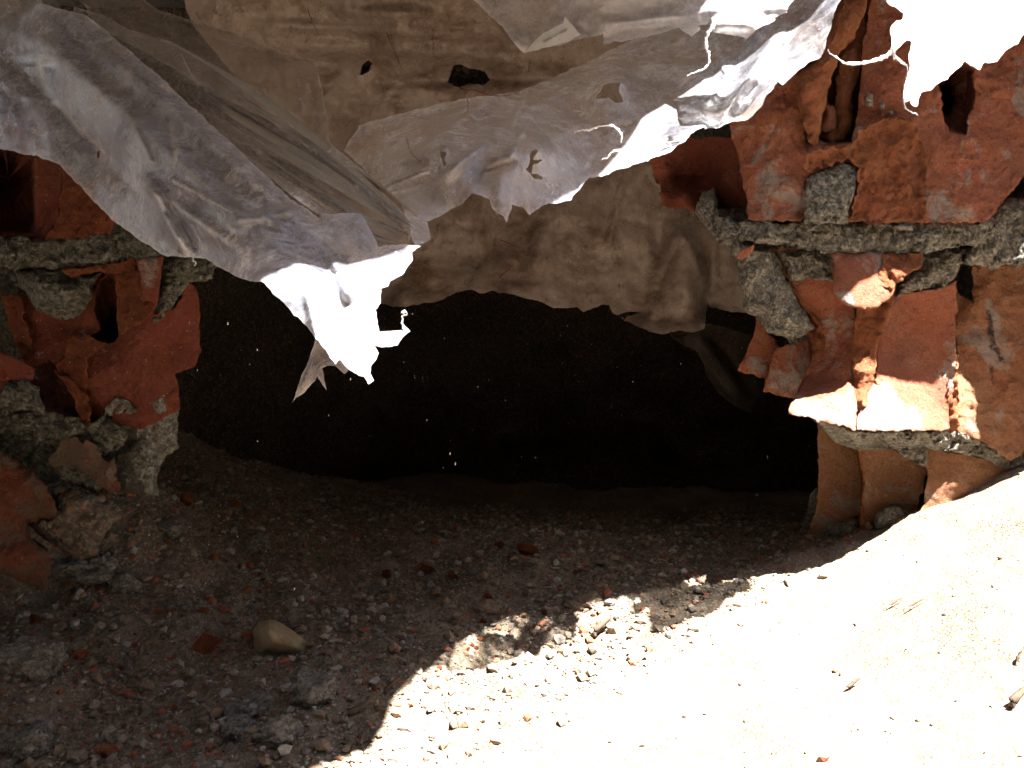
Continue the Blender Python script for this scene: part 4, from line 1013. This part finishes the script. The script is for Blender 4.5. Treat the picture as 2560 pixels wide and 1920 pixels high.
# brick chips one can pick out
chips = [(200, 1650, 46, 'bright orange brick chip on the lower left floor'), (160, 1630, 34, 'red brick chip just left of the bright orange one'), (515, 1632, 76, 'pinkish flat brick fragment beside the yellow stone'), (570, 1630, 26, 'small red chip between the pinkish fragment and the yellow stone'),
         (265, 1900, 70, 'long red brick chip at the bottom edge'), (85, 1560, 60, 'narrow red brick chip standing on end near the left wall'), (427, 1540, 36, 'red chip in the middle of the shaded floor'), (510, 1535, 34, 'upright red chip right of the middle one'), (528, 1515, 26, 'thin red chip above the upright one'), (395, 1535, 24, 'small red chip left of the middle one'),
         (965, 1445, 44, 'dull red chip on the inner floor edge, leftmost of three'), (1068, 1435, 50, 'tall red chip on the inner floor edge, middle of three'), (1130, 1450, 40, 'rounded red chip on the inner floor edge, rightmost of three'), (1320, 1390, 80, 'large dark red brick piece on the crest of the floor'), (1247, 1370, 40, 'thin red splinter left of the large dark piece'), (1220, 1500, 30, 'red chip above the brownish pebble'), (1208, 1560, 26, 'red chip near the sunlit edge'), (390, 1845, 34, 'red chip low on the shaded floor'), (285, 1735, 26, 'slim red chip below the pinkish fragment'), (485, 1740, 40, 'dark red flake under the pinkish fragment'), (250, 1255, 60, 'red brick chunk lodged at the foot of the left wall'), (465, 1260, 60, 'dark red chunk inside at the left'), (590, 1270, 40, 'dark red chip deep in the hollow'), (620, 1480, 26, 'tiny red chip above left of the yellow stone'), (668, 1475, 28, 'tiny red chip above the yellow stone'), (540, 1400, 36, 'red chip by the glassy lump')]
for px, py, wp, lab in chips:
    p, r = on_ground(px, py, wp)
    o = rock('brick_chip', (p[0], p[1], p[2] + r * .35), (r * 1.1, r * random.uniform(.5, .8), r * random.uniform(.55, .95)), M_TERDR if px < 150 or px > 900 else M_TERR, 1, random.uniform(-.6, .6), sub=3, rough=.25, sharp=True)
    tag(o, lab, 'brick chip')
k = 0
while k < 120:
    px, py = rng.uniform(0, 1500), rng.uniform(1330, 1910)
    if py - 1330 < 0 or (px > 850 and py > 1920 - (px - 850) * .48): continue
    k += 1
    p, r = on_ground(px, py, 9 + 20 * rng.uniform(0, 1) ** 2)
    o = rock('brick_crumb', (p[0], p[1], p[2] + r * .35), (r, r * random.uniform(.5, .9), r * .7), M_TERDR if k % 2 else M_TERR, 1, random.uniform(0, 6), sub=2, rough=.25, sharp=True)
    tag(o, 'tiny red brick crumb scattered in the shaded grit', 'brick chip', 'red crumbs scattered over the shaded floor')

# gravel (uncountable)
ico = None
import bmesh
bm = bmesh.new(); bmesh.ops.create_icosphere(bm, subdivisions=1, radius=1.0)
IV = np.array([v.co[:] for v in bm.verts]); IF = np.array([[v.index for v in f.verts] for f in bm.faces]); bm.free()
NG = 78000
gx_ = rng.uniform(-.62, .75, NG); gy_ = .42 + (rng.uniform(0, 1, NG) ** 1.35) * 1.5
gr_ = np.where(rng.uniform(0, 1, NG) < .17, .0018 + .0038 * rng.uniform(0, 1, NG) ** 2, .0007 + .0010 * rng.uniform(0, 1, NG))
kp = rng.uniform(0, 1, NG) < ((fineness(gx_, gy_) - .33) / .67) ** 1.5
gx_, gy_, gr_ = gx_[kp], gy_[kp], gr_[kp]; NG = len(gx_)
gz_ = gbase(gx_, gy_)
VV = IV[None] * gr_[:, None, None] * (1 + .35 * rng.uniform(-1, 1, (NG, len(IV), 1))) * np.array([1, 1, .75]) * (1 + .3 * rng.uniform(-1, 1, (NG, 1, 3)))
VV = VV + np.stack([gx_, gy_, gz_ + gr_ * .4], -1)[:, None, :]
FF = (IF[None] + (np.arange(NG) * len(IV))[:, None, None]).reshape(-1, 3)
tag(add_mesh('gravel', VV.reshape(-1, 3), FF, M_GRAV, smooth=False), 'fine loose grit and gravel strewn over the floor', 'gravel', kind='stuff')

# dry leaf scraps and twigs on the sunlit ground
scr = [(1505, 1590, 40, 80, 'brown leaf tip standing up in the sunlit ground'), (2240, 1520, 40, 12, 'curved dark twig bit on the sunlit ground at the right'), (2290, 1520, 50, 14, 'dark twig bit beside the curved one'), (2135, 1725, 44, 22, 'brown curled scrap in the lower right sunlight'), (2545, 1770, 50, 70, 'dark curled scrap at the right frame edge'), (2550, 1660, 20, 50, 'dark sliver above the curled scrap at the right edge'), (1950, 1560, 20, 10, None),
       (1415, 1740, 16, 40, None), (1420, 1815, 20, 24, None), (1525, 1860, 12, 60, None), (1605, 1870, 50, 14, None), (1690, 1850, 50, 10, None), (1860, 1810, 24, 20, None), (1710, 1800, 20, 20, None), (1930, 1890, 10, 30, None), (2010, 1885, 24, 16, None), (2330, 1815, 16, 30, None), (2230, 1800, 20, 14, None), (2390, 1760, 36, 10, None), (2500, 1400, 40, 24, None), (2480, 1470, 20, 12, None), (2360, 1540, 14, 16, None), (2100, 1690, 14, 10, None), (1850, 1720, 14, 14, None), (1410, 1600, 16, 30, None), (980, 1740, 26, 60, 'torn brown leaf scrap at the shadow edge'), (900, 1790, 60, 40, 'pale brown curl at the lower shadow edge')]
for k in range(22):
    scr.append((rng.uniform(1000, 2500), rng.uniform(1560, 1910), rng.uniform(5, 12), rng.uniform(4, 10), None))
for px, py, wp, hp, lab in scr:
    if py < 1920 - (px - 850) * .44 and lab is None: continue
    p, d = G(px, py)
    s = d / F
    if lab is None:
        r = max(4, min(wp, hp, 14)) * s * .5
        o = rock('leaf_scrap', (p[0], p[1], p[2] + r * .4), (r * 1.3, r * random.uniform(.4, .8), r * random.uniform(.5, 1.0)), M_TWIG, 1, random.uniform(0, 6), sharp=True)
        tag(o, 'small dark dry scrap lying on the glaring sunlit ground', 'leaf scrap', 'dry scraps on the sunlit ground')
        continue
    n = 7
    path = np.zeros((n, 3))
    a = random.uniform(-.5, .5)
    for i in range(n):
        u = i / (n - 1) - .5
        path[i] = p + np.array([wp * s * u + .15 * hp * s * math.sin(6 * u + a), hp * s * u * .55, .0035 + hp * s * (.45 * (u + .5)) + .002 * math.sin(5 * u)])
    rad = np.array([.3, .8, 1.0, .8, .6, .4, .15]) * (max(5, min(wp, hp)) * s * (.24 if lab else .14))
    o = tube('leaf_scrap', path, rad, M_TWIG)
    tag(o, lab or 'small dark dry scrap lying on the glaring sunlit ground', 'leaf scrap', None if lab else 'dry scraps on the sunlit ground')

# ------------------------------------------------------------------ roots
roots = [('B', .56, '550,490 640,500 700,520 800,530 880,515', 3.2, 'reddish root lying along the top edge of the middle plastic sheet'), ('B', .55, '590,540 600,600 580,640', 2.2, 'short root dropping from the reddish one'), ('B', .50, '280,640 340,650 400,670', 1.8, None), ('B', .485, '255,760 270,830 330,890 400,940 440,960', 2.6, 'dark root curving down the middle plastic sheet'),
         ('B', .475, '60,940 40,960 70,1000 130,1020', 2.4, None), ('B', 1.03, '150,180 190,290 230,380', 2.2, None), ('B', 1.03, '395,200 410,300 440,330', 1.6, None), ('K', 1.06, '610,490 720,530 760,580 850,600', 2.6, 'thin branching root on the hanging membrane'), ('K', 1.06, '610,730 700,640', 4.0, 'straight dark twig stuck to the hanging membrane'), ('W', .70, '1050,500 1110,520 1170,490', 2.4, 'forked twig stuck behind the thin brownish sheet'), ('W', .70, '1100,525 1220,540', 2.2, None), ('W', .95, '1405,60 1430,150 1480,240', 2.2, None), ('W', .85, '710,75 740,120 760,160', 2.0, None), ('W', 1.03, '1895,150 1920,260 1975,420', 1.8, None), ('W', 1.03, '1780,20 1790,45 1815,60', 4.0, None), ('B', .575, '930,400 940,330', 2.0, None), ('W', 1.03, '2165,180 2175,300 2180,350', 1.8, None)]
for code, d, s, wp, lab in roots:
    a = spline(c(code, d, s), 16)
    a[:, :2] += rng.normal(0, 1.6, (16, 2))
    pth = P(a[:, 0], a[:, 1], a[:, 2] - .012)
    o = tube('root', pth, np.linspace(1, .4, 16) * wp * .5 * d / F, M_ROOT)
    tag(o, lab or 'fine brown root hair hanging against the ceiling plastic', 'root', None if lab else 'fine root hairs against the plastic')

# ------------------------------------------------------------------ dust motes in the dark hollow
NM = 420
mx, my = rng.uniform(450, 2050, NM), rng.uniform(770, 1480, NM)
md = np.where(mx < 1200, rng.uniform(.62, 1.2, NM), rng.uniform(.95, 1.2, NM))
mr = .00027 + .0006 * rng.uniform(0, 1, NM) ** 4
MP = P(mx, my, md)
VV = IV[None] * mr[:, None, None] * np.stack([np.full(NM, .7), np.full(NM, .8), rng.uniform(.9, 2.2, NM)], -1)[:, None, :] + MP[:, None, :]
FF = (IF[None] + (np.arange(NM) * len(IV))[:, None, None]).reshape(-1, 3)
tag(add_mesh('dust', VV.reshape(-1, 3), FF, M_MOTE), 'pale dust motes floating in the dark hollow', 'dust', kind='stuff')
